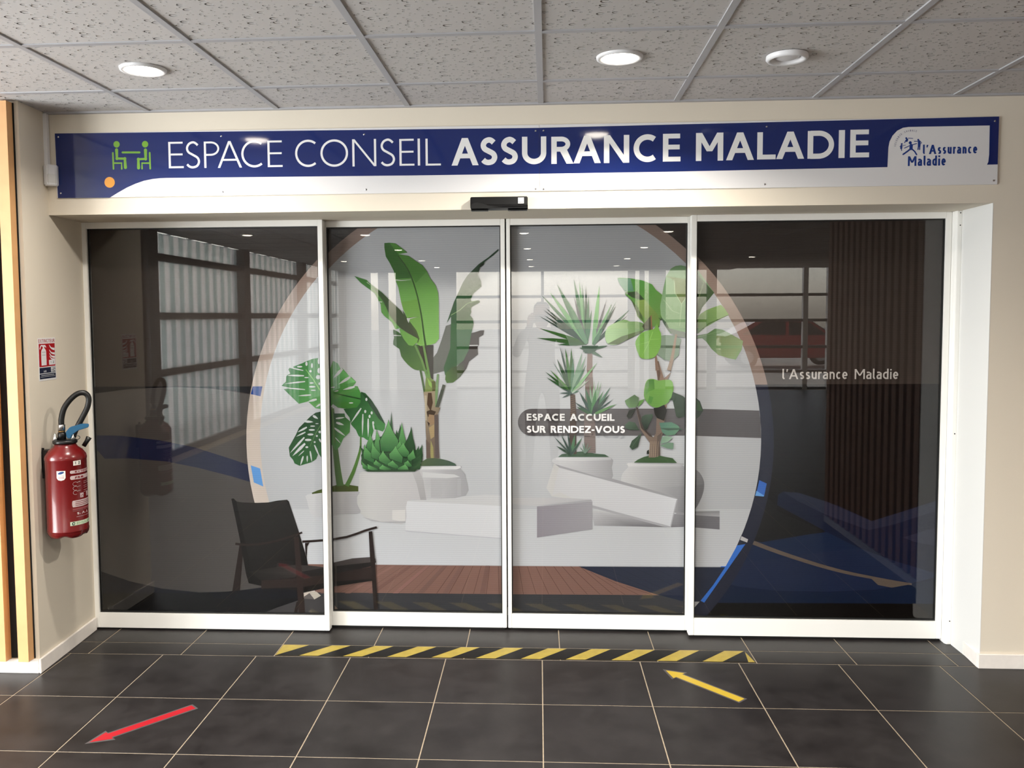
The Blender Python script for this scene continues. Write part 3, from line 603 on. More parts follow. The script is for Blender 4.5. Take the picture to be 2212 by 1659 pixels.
 [[91,133,57],[108,152,72,-5924,16611,-5086,14750],[-6109,16797,899,142,197,-2339,-336,76,152,186,-548,1117,-257,410]],
 [[45,63,30],[63,82,39,-6004,16240,-5272,14862],[-6039,16389,220,-391,478,-652,145,-410,-77,-223,-480,598,-217,669]],
 [[46,70,34],[],[-6246,19111,138,-184,193,-265,176,-292,133,-307,116,-336,104,-352,93,-374,81,-390,68,-383,54,-381,42,-373,36,-322,34,-257,29,-203,19,-137,96,15,-22,136,-32,202,-38,256,-39,320,-46,374,-57,383,-73,384,-84,392,-97,375,-109,354,-121,339,-138,310,-182,295,-198,265,-140,182]],
 [[179,178,180],[],[-6426,17891,331,-23,487,43,-1,11,-485,-22,-326,42]],
 [[171,170,172],[],[-5839,15972,319,43,262,28,-412,-101,-79,-260]],
 [[53,69,34],[],[-5743,15974,505,71,-2,11,-506,-57]],
 [[179,178,180],[],[-6954,17947,561,-5,0,7,-561,5]],
 [[54,101,46],[82,128,60,-7970,17737,-5760,14753],[-8489,18130,336,-114,299,-95,73,-93,297,-243,408,-299,370,-374,591,-560,367,-596,477,-820,-39,-185,-228,-186,-224,39,-405,597,-34,298,-299,76,-109,223,-334,263,-185,224,-32,408,-109,186,-183,372,-408,300,-297,225]],
 [[42,64,33],[52,60,38,-7228,17176,-5753,15311],[-7597,17586,521,-300,370,-374,591,-560,367,-596,515,-820,-151,-73,-371,336,-446,300,-516,634,-291,670,-330,485]],
 [[76,123,57],[84,134,66,-7085,16656,-6276,15499],[-7158,16804,259,-224,182,-447,220,-372,334,-281,-264,-62,-145,343,-445,374,-128,261]],
 [[88,136,62],[100,146,65,-6203,15313,-5387,14639],[-6239,15425,484,-226,484,-263,-39,-185,-228,-186,-224,39,-258,336]],
 [[179,178,180],[],[-7235,16798,150,-13,4,37,-150,13]],
 [[177,176,178],[],[-6508,15084,376,-10,2,30,-374,32]],
 [[170,180,160],[],[-7865,17806,265,-188,7,9,-254,202]],
 [[95,127,72],[],[-5472,14592,329,-750,216,-726,62,-272,116,29,-69,275,-225,732,-337,752]],
 [[95,129,69],[],[-5042,14578,119,-728,163,-1004,135,24,-181,1001,-137,725]],
 [[105,120,69],[],[-4897,12950,251,-1,249,-228,18,-502,-572,1,28,456]],
 [[123,159,76],[],[-4829,12950,294,-366,-71,-159,-135,160]],
 [[76,76,44],[],[-4602,12767,183,-1,39,-593,-183,1]],
 [[106,132,92],[],[-4328,13134,-94,-910,-94,-821,165,-14,61,825,62,913]],
 [[70,74,66],[],[-4038,12606,-219,-682,-172,-500,174,-55,159,505,206,687]],
 [[142,128,108],[104,90,78,-4986,11122,-4258,10664],[-5020,12220,596,45,-9,-823,274,-23,-141,-343,24,-1285,36,-989,-681,-2,31,714,-38,690,-30,1376]],
 [[70,54,42],[],[-4791,12174,183,0,63,-503,-120,-458,-179,366]],
 [[62,50,40],[],[-4894,11213,230,92,274,-92,-93,-183,-322,-92]],
 [[136,112,88],[],[-4758,11076,275,-46,41,-412,-231,-138,-135,229]],
 [[50,40,34],[],[-4853,10709,136,-92,-48,-183]],
 [[150,130,96],[],[-4765,10388,277,184,-7,-643,-185,-138]],
 [[136,130,84],[],[-4681,9745,134,-368,17,-553,-184,-1]],
 [[84,74,72],[],[-4483,11030,202,46,13,-2251,-193,-1,-10,1151]],
 [[92,78,70],[],[-4919,9790,191,-230,37,-736,-220,-1]],
 [[166,154,134],[],[-4976,12037,114,0,-14,-1282,-60,0]],
 [[71,85,59],[58,78,66,-5107,8591,-3408,8551],[-5248,8406,95,231,278,163,368,24,367,-45,367,-91,320,-137,90,-115]],
 [[33,68,37],[],[-8234,8479,-53,486,374,608,673,365,850,122,898,-724,325,-604,-218,-485,-546,-124,-2004,22]],
 [[14,33,16],[],[-6834,9284,-4,690,82,570,48,432,20,275,12,-275,33,-432,63,-570,-23,-689]],
 [[44,80,45],[23,52,28,-6689,11206,-6718,9333],[-6824,9333,-3,657,76,543,44,412,18,261,11,-261,30,-412,58,-543,-22,-656]],
 [[14,33,16],[],[-7605,8932,-25,491,100,406,38,307,40,196,34,-196,148,-307,233,-405,-39,-490]],
 [[97,154,90],[35,83,42,-7447,10300,-7345,8968],[-7588,8967,-22,467,92,387,35,293,36,186,32,-186,135,-293,214,-386,-36,-466]],
 [[14,33,16],[],[-6528,9558,-17,255,63,212,25,161,24,102,22,-102,91,-160,145,-212,-24,-255]],
 [[44,80,45],[23,52,28,-6430,10271,-6366,9576],[-6518,9576,-14,243,58,202,22,153,22,97,20,-97,84,-153,132,-201,-21,-243]],
 [[14,33,16],[],[-6480,9302,-22,445,151,368,84,280,35,177,30,-177,77,-279,140,-368,-33,-445]],
 [[44,80,45],[23,52,28,-6233,10543,-6248,9335],[-6460,9334,-20,424,138,350,78,266,31,169,28,-169,70,-265,129,-351,-31,-423]],
 [[14,33,16],[],[-6359,9051,-17,578,124,479,68,363,31,230,26,-230,75,-363,134,-478,-32,-578]],
 [[97,154,90],[35,83,42,-6152,10664,-6155,9093],[-6342,9092,-16,551,115,456,61,345,30,220,23,-220,69,-345,122,-455,-29,-551]],
 [[14,33,16],[],[-6070,8809,-26,579,235,479,145,363,42,231,37,-231,50,-362,118,-479,-40,-578]],
 [[44,80,45],[23,52,28,-5678,10423,-5786,8851],[-6043,8851,-24,551,216,456,134,345,39,220,33,-219,46,-346,108,-455,-37,-551]],
 [[14,33,16],[],[-7997,9123,-18,356,123,296,67,224,30,142,25,-142,72,-224,128,-295,-29,-356]],
 [[97,154,90],[35,83,42,-7795,10118,-7798,9149],[-7980,9148,-17,340,113,281,61,214,28,135,23,-135,66,-213,117,-281,-26,-340]],
 [[14,33,16],[],[-5577,8712,-17,267,154,221,98,168,24,107,22,-106,17,-168,54,-221,-23,-267]],
 [[44,80,45],[23,52,28,-5322,9458,-5409,8731],[-5560,8731,-15,254,141,211,90,160,22,102,20,-102,16,-159,49,-211,-21,-254]],
 [[14,33,16],[],[-5525,8585,-21,334,230,277,154,210,30,134,27,-125,-11,-195,28,-258,-28,-312]],
 [[44,80,45],[23,52,28,-5140,9519,-5313,8641],[-5501,8610,-19,318,211,264,141,200,28,127,25,-119,-10,-186,25,-246,-26,-296]],
 [[14,33,16],[],[-8230,8954,-17,179,-39,147,-60,112,24,72,22,-89,175,-140,248,-184,-24,-224]],
 [[44,80,45],[23,52,28,-8310,9451,-8075,8905],[-8226,8965,-16,170,-36,141,-54,107,22,68,20,-85,161,-133,226,-176,-21,-212]],
 [[14,33,16],[],[-7289,9107,-46,602,280,497,152,377,68,240,61,-240,172,-376,302,-496,-63,-601]],
 [[97,154,90],[35,83,42,-6834,10784,-6826,9151],[-7251,9150,-43,573,258,474,140,359,62,228,56,-228,157,-359,277,-472,-58,-573]],
 [[14,33,16],[],[-8153,8767,-29,268,51,222,-4,168,41,107,37,-142,201,-224,302,-295,-39,-357]],
 [[97,154,90],[35,83,42,-8084,9512,-7881,8663],[-8138,8783,-27,255,47,212,-4,160,38,102,34,-136,184,-213,278,-281,-37,-340]],
 [[14,33,16],[],[-7755,8827,-25,290,52,240,2,182,36,116,33,-142,171,-224,260,-295,-35,-357]],
 [[97,154,90],[35,83,42,-7681,9634,-7515,8755],[-7742,8845,-23,276,49,229,1,174,34,110,30,-136,157,-213,238,-280,-33,-340]],
 [[14,33,16],[],[-6511,9136,-18,223,151,185,93,140,27,88,24,-88,34,-140,77,-184,-25,-223]],
 [[97,154,90],[35,83,42,-6261,9758,-6326,9153],[-6493,9152,-17,212,139,176,86,133,24,85,22,-85,31,-133,71,-175,-23,-212]],
 [[14,33,16],[],[-6464,8955,-36,244,229,204,132,154,48,98,44,-116,98,-181,187,-239,-43,-290]],
 [[97,154,90],[35,83,42,-6093,9637,-6133,8911],[-6435,8971,-33,233,210,193,121,147,44,93,41,-110,90,-172,171,-228,-40,-276]],
 [[14,33,16],[],[-6829,8773,-39,245,213,204,116,154,50,98,46,-134,126,-209,224,-276,-46,-335]],
 [[97,154,90],[35,83,42,-6489,9455,-6484,8667],[-6801,8788,-35,233,195,194,106,147,46,93,43,-127,115,-200,205,-263,-42,-318]],
 [[14,33,16],[],[-7372,8654,-35,200,148,167,69,126,45,81,42,-125,150,-196,248,-258,-42,-312]],
 [[97,154,90],[35,83,42,-7141,9211,-7063,8513],[-7349,8664,-32,191,136,159,63,121,41,76,39,-119,138,-186,226,-246,-39,-297]],
 [[14,33,16],[],[-5884,8718,-23,200,183,167,113,126,31,80,29,-107,36,-167,87,-221,-29,-268]],
 [[97,154,90],[35,83,42,-5584,9276,-5667,8640],[-5863,8730,-21,191,168,158,104,120,28,77,26,-102,33,-160,80,-210,-27,-255]],
 [[14,33,16],[],[-5652,8535,-27,178,275,149,184,112,36,72,34,-63,-11,-97,36,-129,-31,-156]],
 [[44,80,45],[23,52,28,-5194,9035,-5396,8580],[-5623,8549,-25,169,253,142,169,107,32,68,31,-59,-10,-94,33,-122,-29,-149]],
 [[14,33,16],[],[-8274,8468,-19,179,35,148,-2,112,27,72,24,-98,129,-154,194,-203,-26,-246]],
 [[44,80,45],[23,52,28,-8226,8965,-8099,8388],[-8265,8479,-17,170,32,141,-1,107,25,68,22,-93,117,-147,178,-193,-24,-235]],
 [[14,33,16],[],[-7641,8477,-26,89,85,74,32,57,33,35,31,-62,131,-98,206,-128,-30,-157]],
 [[97,154,90],[35,83,42,-7512,8725,-7414,8391],[-7626,8481,-24,85,78,71,29,53,31,35,28,-60,120,-93,189,-123,-28,-149]],
 [[14,33,16],[],[-6920,8418,-32,104,169,88,92,66,40,42,38,-68,105,-108,184,-142,-36,-172]],
 [[97,154,90],[35,83,42,-6651,8709,-6641,8333],[-6897,8423,-30,100,156,83,84,63,36,40,36,-65,95,-103,169,-135,-33,-163]],
 [[14,33,16],[],[-6064,8483,-23,82,126,69,70,52,28,33,27,-59,68,-94,123,-123,-25,-150]],
 [[97,154,90],[35,83,42,-5863,8712,-5867,8396],[-6047,8487,-21,78,115,66,64,49,26,32,25,-57,62,-89,113,-118,-23,-142]],
 [[14,33,16],[],[-5653,8356,-22,156,290,130,203,99,29,62,27,-62,-66,-98,-40,-130,-25,-156]],
 [[44,80,45],[23,52,28,-5167,8793,-5444,8368],[-5625,8367,-20,148,265,124,187,94,26,60,25,-60,-60,-93,-37,-123,-23,-149]],
 [[14,33,16],[],[-8211,8288,-16,145,-22,121,-44,91,22,58,20,-80,147,-126,210,-166,-21,-202]],
 [[97,154,90],[35,83,42,-8261,8692,-8071,8221],[-8207,8296,-14,139,-21,114,-39,87,20,56,18,-77,135,-120,192,-158,-19,-192]],
 [[14,33,16],[],[-7946,8231,-30,100,23,84,-26,63,38,40,36,-58,211,-90,311,-119,-34,-146]],
 [[97,154,90],[35,83,42,-7929,8510,-7691,8177],[-7933,8237,-28,95,20,80,-23,60,35,38,33,-55,193,-86,286,-114,-32,-138]],
 [[14,33,16],[],[-7346,8234,-36,89,117,75,44,56,45,36,43,-53,176,-84,278,-110,-39,-134]],
 [[97,154,90],[35,83,42,-7170,8483,-7037,8179],[-7325,8239,-34,85,108,71,40,54,41,34,40,-51,161,-80,256,-105,-37,-127]],
 [[14,33,16],[],[-6413,8173,-34,123,243,102,150,78,42,49,41,-49,58,-77,132,-101,-38,-123]],
 [[97,154,90],[35,83,42,-6017,8517,-6112,8183],[-6385,8182,-31,117,223,97,137,74,39,47,38,-46,53,-74,121,-96,-34,-117]],
 [[14,33,16],[],[-5845,8237,-35,111,370,94,253,71,42,45,41,-45,-45,-70,4,-92,-37,-112]],
 [[44,80,45],[23,52,28,-5230,8550,-5536,8246],[-5808,8245,-32,106,340,89,232,68,38,42,38,-42,-42,-67,4,-88,-34,-106]],
 [[32,56,32],[],[-8148,8175,2763,59,-122,-109,-2429,-22]],
 [[26,23,22],[66,60,60,-12897,2870,-9119,3522],[-10000,3261,127,65,1036,246,935,79,279,-67,44,-188,-189,-190,-1362,-343,-870,-177]],
 [[28,25,25],[],[-10000,3114,124,24,2157,257,140,1,-190,-213,-1361,-330,-870,-187]],
 [[40,30,28],[],[-10000,2736,164,25,2114,399,35,-729,-1454,-205,-859,-174]],
 [[20,17,16],[],[-10000,2305,157,31,2064,165,-1,-95,-2068,-330,-152,-35]],
 [[36,26,24],[],[-10000,4486,284,37,630,116,514,172,429,167,374,112,259,70,-27,109,-261,-70,-379,-113,-431,-166,-504,-167,-620,-113,-268,-35]],
 [[34,25,23],[],[-7951,4987,187,25,118,-1428,122,-2780,-210,-2,-109,2122,-59,704]]],
[[[17,15,16],[],[8256,700,-89,11868,183,0,0,-11868]],
 [[134,115,107],[],[8350,700,0,18449,-317,301,-527,450,-549,422,-551,378,-7056,0,0,-20000]],
 [[171,172,177],[],[8350,18407,-239,251,-477,453,-500,428,-522,400,-542,373,-561,343,-82,45,-6077,0,0,-20000,8563,0,198,188,239,251]],
 [[180,181,186],[186,187,194,-681,6197,-696,3262],[-650,6197,9000,59,0,-2926,-9000,-42]],
 [[118,88,80],[],[-650,3240,191,0,3549,13,1647,-751,2578,-691,-7781,-71,-184,-1]],
 [[37,42,59],[],[2854,3251,5496,29,0,-1792,-54,0,-1449,342,-2110,672]],
 [[52,52,56],[],[8111,888,-205,-188,-8556,0,0,1064,184,0,7430,43,1332,-319,3,-395]],
 [[23,32,53],[],[6964,1807,1386,-2,0,-356,-53,15]],
 [[84,58,52],[],[-218,3228,236,-1464,22,4,-236,1463]],
 [[84,58,52],[],[222,3231,448,-1460,21,7,-448,1460]],
 [[84,58,52],[],[662,3234,655,-1457,20,10,-655,1456]],
 [[84,58,52],[],[1102,3237,874,-1453,19,12,-874,1453]],
 [[84,58,52],[],[1572,3241,1062,-1450,18,14,-1063,1450]],
 [[84,58,52],[],[1993,3245,1298,-1446,16,15,-1298,1446]],
 [[84,58,52],[],[2439,3249,1495,-1443,15,16,-1494,1443]],
 [[84,58,52],[],[2899,3253,1681,-1440,14,17,-1681,1440]],
 [[84,58,52],[],[3447,2970,1766,-1166,10,15,-1767,1166]],
 [[84,58,52],[],[4233,2622,1655,-810,8,16,-1656,810]],
 [[84,58,52],[],[5279,2232,1304,-412,6,17,-1304,412]],
 [[28,32,47],[],[3013,3234,3483,-1297,5,13,-3484,1297]],
 [[28,32,47],[],[3972,3244,3174,-1410,6,12,-3175,1411]],
 [[28,32,47],[],[4755,3253,2997,-1425,5,12,-2997,1425]],
 [[28,32,47],[],[5536,3261,2733,-1214,5,13,-2733,1213]],
 [[28,32,47],[],[6489,3271,1777,-824,5,12,-1776,824]],
 [[28,32,47],[],[7354,3280,908,-390,5,13,-908,389]],
 [[180,179,184],[106,104,110,5677,6226,5876,5352],[3489,6172,1018,-73,1950,-106,1165,8,620,44,108,-9,0,-693,-103,8,-853,-35,-1713,35,-2034,24]],
 [[124,123,127],[157,156,161,8009,6162,8011,5885],[7777,6121,573,14,0,-166,-573,33]],
 [[184,183,187],[113,112,117,5865,7972,8970,6880],[5338,8602,370,27,528,9,518,0,494,-6,482,-15,339,-25,78,-37,-66,-48,8,-53,190,-52,71,-16,0,-2318,-108,-23,-175,-19,-192,8,-253,46,-363,98,-424,137,-380,154,-298,175,-254,192,-229,184,-214,172,-189,164,-144,137,-84,92,-39,66,-14,79,9,112,34,124,54,121,88,113,108,109,75,95,-38,81,-71,67]],
 [[195,194,197],[157,156,161,5474,8523,7992,8454],[5330,8602,2739,-18,23,-91,-99,-79,-2635,10,-39,91]],
 [[157,156,161],[110,109,114,6839,7185,8702,6563],[6838,7343,1512,113,0,-1349,-108,-42,-388,96,-5,634]],
 [[186,185,190],[144,143,148,2157,8551,4521,8362],[1711,8859,359,35,514,-1,512,-6,512,15,511,10,362,-44,115,-131,-33,-185,-38,-190,36,-203,32,-209,-59,-143,-165,-55,-257,11,-390,80,-657,187,-791,258,-568,222,-200,152,26,116]],
 [[197,196,200],[167,166,171,1765,8827,4481,8796],[1711,8859,2770,9,20,-111,-1561,-65,-1230,56]],
 [[184,182,183],[],[1608,8569,274,-217,901,-1666,-785,115,-511,76,-267,418]],
 [[146,145,150],[],[1667,8529,2133,-626,723,-96,3054,-875,253,-169,-5948,1589]],
 [[184,183,188],[193,193,200,1960,7557,7234,5998],[1851,8351,5968,-1588,-347,-1438,-3983,1126,0,199,-745,35,-824,394,-394,-161]],
 [[157,156,162],[],[3489,6431,3982,-1059,-19,-63,-369,45,-3594,958]],
 [[157,156,161],[],[7773,6715,61,48,-316,-1438,-54,-8]],
 [[180,179,183],[],[-650,5960,49,-112,-49,5]],
 [[178,176,179],[169,168,173,-605,6746,3489,6531],[-650,6785,1625,10,1023,6,1491,-79,-2515,-307,-237,-61,-1387,125]],
 [[157,156,161],[],[737,6354,2752,368,62,-91,-2578,-296]],
 [[132,127,136],[146,143,150,972,5955,3332,5972],[737,6346,236,1,2578,272,9,-1436,-2828,-452]],
 [[84,80,82],[],[397,9968,70,7,-142,15,-137,45,-123,72,-107,96,-84,117,-57,132,-30,141,1,144,31,141,58,132,85,117,107,96,124,72,137,45,142,15,7865,13,13,0,0,-1368,-3,1]],
 [[54,78,58],[],[1815,8893,191,155,419,39,342,78,266,20,684,-113,455,-37,228,-134]],
 [[124,108,104],[],[3299,14226,209,-1,29,-925,-280,1]],
 [[124,108,104],[],[3297,14283,245,-20,12,-1310,-287,1]],
 [[110,98,94],[],[3184,12954,378,-1,115,-1677,-492,0]],
 [[106,94,92],[],[3128,11276,549,0,33,-2185,-581,37]],
 [[134,116,108],[],[3147,10081,550,20,0,15,-550,-20]],
 [[134,116,108],[],[3148,9985,549,20,0,15,-550,-20]],
 [[134,116,108],[],[3148,9889,550,20,-1,15,-550,-20]],
 [[134,116,108],[],[3148,9793,550,20,-1,15,-550,-20]],
 [[134,116,108],[],[3148,9697,550,20,-1,15,-550,-20]],
 [[134,116,108],[],[3148,9601,550,20,-1,15,-550,-20]],
 [[134,116,108],[],[3148,9505,550,20,-1,15,-550,-20]],
 [[134,116,108],[],[3148,9409,550,20,-1,15,-550,-20]],
 [[134,116,108],[],[3148,9312,550,21,0,15,-551,-20]],
 [[134,116,108],[],[3148,9216,550,21,0,15,-551,-20]],
 [[66,52,46],[],[2427,12117,246,-39,65,-802,10,-2226,-399,-2,96,2228]],
 [[110,88,66],[],[2449,11953,247,76,-7,22,-246,-76]],
 [[110,88,66],[],[2449,11846,247,76,-7,22,-246,-76]],
 [[110,88,66],[],[2449,11739,247,76,-7,22,-247,-76]],
 [[110,88,66],[],[2449,11632,247,76,-7,22,-247,-76]],
 [[110,88,66],[],[2449,11525,246,76,-6,22,-247,-76]],
 [[110,88,66],[],[2449,11418,246,76,-6,22,-247,-76]],
 [[110,88,66],[],[2449,11311,246,76,-6,22,-247,-77]],
 [[110,88,66],[],[2449,11203,246,77,-6,22,-247,-77]],
 [[110,88,66],[],[2449,11096,246,77,-6,22,-247,-77]],
 [[110,88,66],[],[2449,10989,246,77,-6,22,-247,-77]],
 [[110,88,66],[],[2449,10882,246,76,-6,22,-247,-76]],
 [[110,88,66],[],[2448,10774,247,77,-6,22,-247,-77]],
 [[46,66,58],[],[3273,14676,-820,509,-841,474,-732,388,695,-452,822,-506,843,-471]],
 [[53,86,44],[],[3275,14703,-815,311,-837,243,-731,173,690,-297,818,-305,838,-237]],
 [[49,78,42],[],[3264,14714,-866,147,-876,64,-758,14,741,-161,868,-140,876,-58]],
 [[51,82,51],[],[3254,14698,-514,16,-513,-46,-439,-71,443,-40,515,-11,512,51]],
 [[73,106,84],[],[3299,14687,-763,884,-815,834,-726,691,631,-778,767,-880,821,-831]],
 [[46,66,58],[],[3284,14679,-705,657,-739,619,-651,510,590,-580,708,-654,742,-615]],
 [[46,66,58],[],[3282,14680,-730,614,-763,574,-670,472,613,-544,733,-611,766,-571]],
 [[46,66,58],[],[3284,14689,-724,530,-759,478,-669,385,607,-476,728,-526,762,-475]],
 [[104,145,107],[],[3318,14691,-609,944,-684,890,-624,735,489,-831,614,-939,691,-887]],
 [[73,106,84],[],[3339,14688,-468,1084,-569,1031,-537,859,356,-948,475,-1078,578,-1030]],
 [[73,106,84],[],[3330,14662,-180,1157,-272,1137,-277,963,115,-994,188,-1154,279,-1138]],
 [[104,145,107],[],[3323,14655,-88,1104,-170,1091,-185,928,39,-945,94,-1100,177,-1094]],
 [[73,106,84],[],[3290,14650,-61,1085,-103,1079,-107,921,34,-926,64,-1082,106,-1082]],
 [[46,66,58],[],[3302,14648,16,1029,-41,1026,-64,877,-37,-877,-11,-1027,45,-1029]],
 [[73,106,84],[],[3315,14645,73,841,0,842,-35,722,-93,-716,-67,-839,5,-845]],
 [[73,106,84],[],[3306,14640,121,592,59,601,20,519,-129,-502,-116,-592,-54,-603]],
 [[109,157,105],[],[3662,14582,153,1043,66,1049,13,901,-168,-884,-146,-1041,-59,-1053]],
 [[92,92,98],[],[3632,14578,259,794,210,807,155,698,-243,-671,-255,-794,-207,-810]],
 [[73,106,84],[],[3614,14578,428,779,399,791,328,683,-376,-657,-425,-778,-399,-794]],
 [[104,145,107],[],[3637,14569,357,720,299,743,227,648,-328,-602,-351,-720,-296,-748]],
 [[46,66,58],[],[3635,14564,423,662,368,692,289,608,-384,-551,-418,-663,-365,-697]],
 [[73,106,84],[],[3626,14553,656,591,610,633,500,563,-577,-483,-650,-592,-609,-639]],
 [[46,66,58],[],[3613,14564,619,500,589,530,491,468,-538,-412,-615,-501,-589,-534]],
 [[46,66,58],[],[3621,14560,507,468,469,504,383,449,-448,-384,-503,-470,-467,-507]],
 [[92,92,98],[],[3305,14660,-193,843,-252,826,-245,699,139,-727,197,-841,257,-826]],
 [[73,106,84],[],[3323,14682,-385,858,-468,815,-441,677,294,-752,392,-854,474,-813]],
 [[89,122,98],[],[3333,14680,-271,769,-366,727,-360,603,191,-675,279,-765,374,-725]],
 [[104,145,107],[],[3650,14585,87,584,15,590,-23,508,-105,-496,-82,-585,-9,-591]],
 [[73,106,84],[],[3650,14556,204,272,132,312,78,287,-206,-214,-198,-274,-127,-316]],
 [[82,103,89],[],[3351,14387,-149,68,-163,7,-146,-24,123,-84,150,-63,164,-2]],
 [[82,103,89],[],[3351,14289,349,39,335,100,281,117,-304,-8,-347,-44,-335,-105]],
 [[82,103,89],[],[3317,14294,238,-168,267,-114,244,-70,-191,168,-241,164,-270,109]],
 [[82,103,89],[],[3322,14385,-111,-7,-87,-66,-63,-85,104,-18,109,12,85,70]],
 [[64,83,71],[],[3005,14550,837,-3,-111,-238,-279,-168,-279,29,-126,169]],
 [[73,106,84],[],[2535,12163,-328,567,-345,556,-304,471,274,-489,329,-566,347,-556]],
 [[43,74,39],[],[2546,12185,-457,402,-487,364,-433,293,380,-360,459,-399,490,-361]],
 [[67,105,54],[],[2550,12181,-366,426,-400,393,-360,320,298,-379,369,-423,403,-390]],
 [[43,74,43],[],[2542,12188,-441,303,-467,262,-412,205,368,-277,443,-301,469,-259]],
 [[46,66,58],[],[2559,12164,-186,821,-233,808,-222,685,140,-707,190,-818,236,-808]],
 [[43,68,46],[],[2584,12182,-223,626,-300,592,-295,490,158,-550,229,-623,306,-590]],
 [[46,66,58],[],[2540,12159,-167,750,-188,745,-172,634,133,-644,168,-749,190,-745]],
 [[63,101,55],[],[2578,12163,-81,800,-151,788,-163,669,40,-688,86,-797,157,-789]],
 [[59,90,54],[],[2592,12156,34,801,-52,798,-89,683,-66,-685,-27,-799,59,-800]],
 [[73,106,84],[],[2579,12153,58,626,-12,627,-45,538,-80,-534,-52,-625,17,-628]],
 [[113,138,119],[],[2588,12138,223,716,142,735,80,638,-226,-602,-216,-716,-135,-738]],
 [[115,140,121],[],[2575,12134,281,640,214,664,152,580,-268,-536,-275,-640,-210,-667]],
 [[73,106,84],[],[2558,12136,277,495,231,516,175,453,-256,-412,-272,-496,-228,-519]],
 [[120,157,116],[],[2557,12125,467,521,423,555,340,492,-417,-428,-462,-522,-421,-559]],
 [[46,66,58],[],[2510,12179,-187,-70,-173,-100,-140,-102,166,47,186,73,172,103]],
 [[46,66,58],[],[2522,12182,-226,19,-225,-16,-194,-30,194,-30,225,-16,226,18]],
 [[46,66,58],[],[2532,12178,-165,95,-178,68,-160,43,136,-94,167,-93,179,-65]],
 [[73,106,84],[],[2530,12128,132,23,121,55,99,63,-117,-6,-131,-25,-120,-57]],
 [[150,160,150],[],[2540,12131,323,224,301,253,247,231,-286,-179,-321,-226,-300,-256]],
 [[46,66,58],[],[3571,11083,-294,253,-326,206,-297,154,238,-236,297,-248,329,-203]],
 [[49,78,52],[],[3565,11087,-271,174,-297,125,-267,81,222,-171,273,-171,299,-120]],
 [[46,66,58],[],[3590,11072,-202,432,-258,400,-248,327,148,-384,207,-429,262,-398]],
 [[73,106,84],[],[3600,11061,-90,491,-157,473,-169,396,48,-428,95,-490,163,-471]],
 [[122,145,122],[],[3583,11049,-21,564,-69,559,-82,477,-2,-484,25,-562,72,-560]],
 [[132,154,130],[],[3579,11044,55,628,13,628,-10,539,-65,-535,-51,-626,-10,-630]],
 [[122,148,122],[],[3583,11039,137,611,90,617,54,533,-137,-517,-134,-610,-86,-620]],
 [[122,148,122],[],[3578,11037,180,583,139,592,99,512,-171,-492,-177,-582,-136,-595]],
 [[73,106,84],[],[3583,11021,342,478,295,508,229,450,-313,-395,-338,-479,-292,-512]],
 [[52,69,57],[],[3585,11012,337,352,288,393,221,357,-309,-282,-333,-355,-284,-397]],
 [[46,66,58],[],[3561,11024,388,273,367,300,304,270,-340,-222,-386,-275,-366,-302]],
 [[80,121,71],[],[3563,11004,443,167,418,217,348,212,-388,-120,-440,-170,-418,-222]],
 [[70,108,71],[],[3590,11025,222,415,165,439,114,388,-214,-343,-217,-415,-161,-442]],
 [[46,66,58],[],[3584,11069,-166,362,-214,335,-209,274,121,-323,170,-360,219,-333]],
 [[57,88,62],[],[3611,11062,-56,438,-137,419,-158,349,12,-383,62,-437,144,-417]],
 [[74,115,76],[],[3612,11037,104,449,21,459,-23,399,-125,-379,-98,-449,-14,-461]],
 [[52,62,58],[],[3608,11020,181,331,102,362,49,326,-188,-269,-174,-333,-97,-365]],
 [[46,66,58],[],[2502,9030,-287,328,-310,305,-279,250,235,-292,288,-327,313,-303]],
 [[38,61,45],[],[2502,9044,-254,181,-277,139,-250,99,206,-173,256,-178,279,-136]],
 [[42,66,48],[],[2513,9026,-160,374,-196,354,-188,294,120,-328,162,-372,200,-353]],
 [[46,66,58],[],[2513,9026,-146,347,-184,327,-176,271,109,-305,149,-345,186,-326]],
 [[46,66,58],[],[2516,9016,-44,408,-86,400,-93,340,19,-352,47,-407,89,-400]],
 [[70,106,76],[],[2534,9001,101,371,37,383,1,333,-114,-313,-96,-372,-33,-383]],
 [[73,108,82],[],[2521,8986,218,294,172,324,122,292,-207,-238,-215,-296,-168,-327]],
 [[46,66,58],[],[2511,8991,185,244,150,267,111,240,-173,-198,-183,-246,-148,-269]],
 [[46,66,58],[],[2527,9019,-17,261,-72,251,-89,210,-9,-228,21,-261,76,-250]],
 [[98,119,105],[],[3201,9103,-96,130,-115,113,-109,89,75,-119,98,-129,116,-111]],
 [[98,119,105],[],[3205,9095,-40,192,-64,185,-68,155,24,-167,42,-192,67,-184]],
 [[98,119,105],[],[3206,9091,-6,217,-32,214,-40,182,-5,-186,8,-217,34,-214]],
 [[98,119,105],[],[3205,9084,66,185,42,191,24,168,-67,-155,-64,-186,-40,-192]],
 [[98,119,105],[],[3202,9076,117,127,97,142,73,130,-109,-102,-115,-127,-96,-144]],
 [[51,78,45],[],[5629,8627,201,154,301,138,268,69,502,1,301,-67,368,-67,219,-238]],
 [[112,96,86],[],[6366,8885,63,749,-269,374,-203,305,-238,1119,83,0,254,-712,169,-441,370,-373,132,204,30,780,417,0,-113,-779,-131,-442,21,-680,-284,-103]],
 [[86,74,68],[],[6795,9975,233,204,-98,-510,21,-680,-184,-34]],
 [[64,54,50],[],[5719,11432,100,0,237,-712,169,-441,370,-373,-201,68,-403,407]],
 [[150,132,114],[],[6426,8919,14,443,22,340,-20,1,-22,-340,-14,-443]],
 [[150,132,114],[],[6510,8919,14,443,22,340,-20,1,-22,-340,-14,-443]],
 [[150,132,114],[],[6610,8920,14,442,22,340,-20,1,-22,-340,-14,-443]],
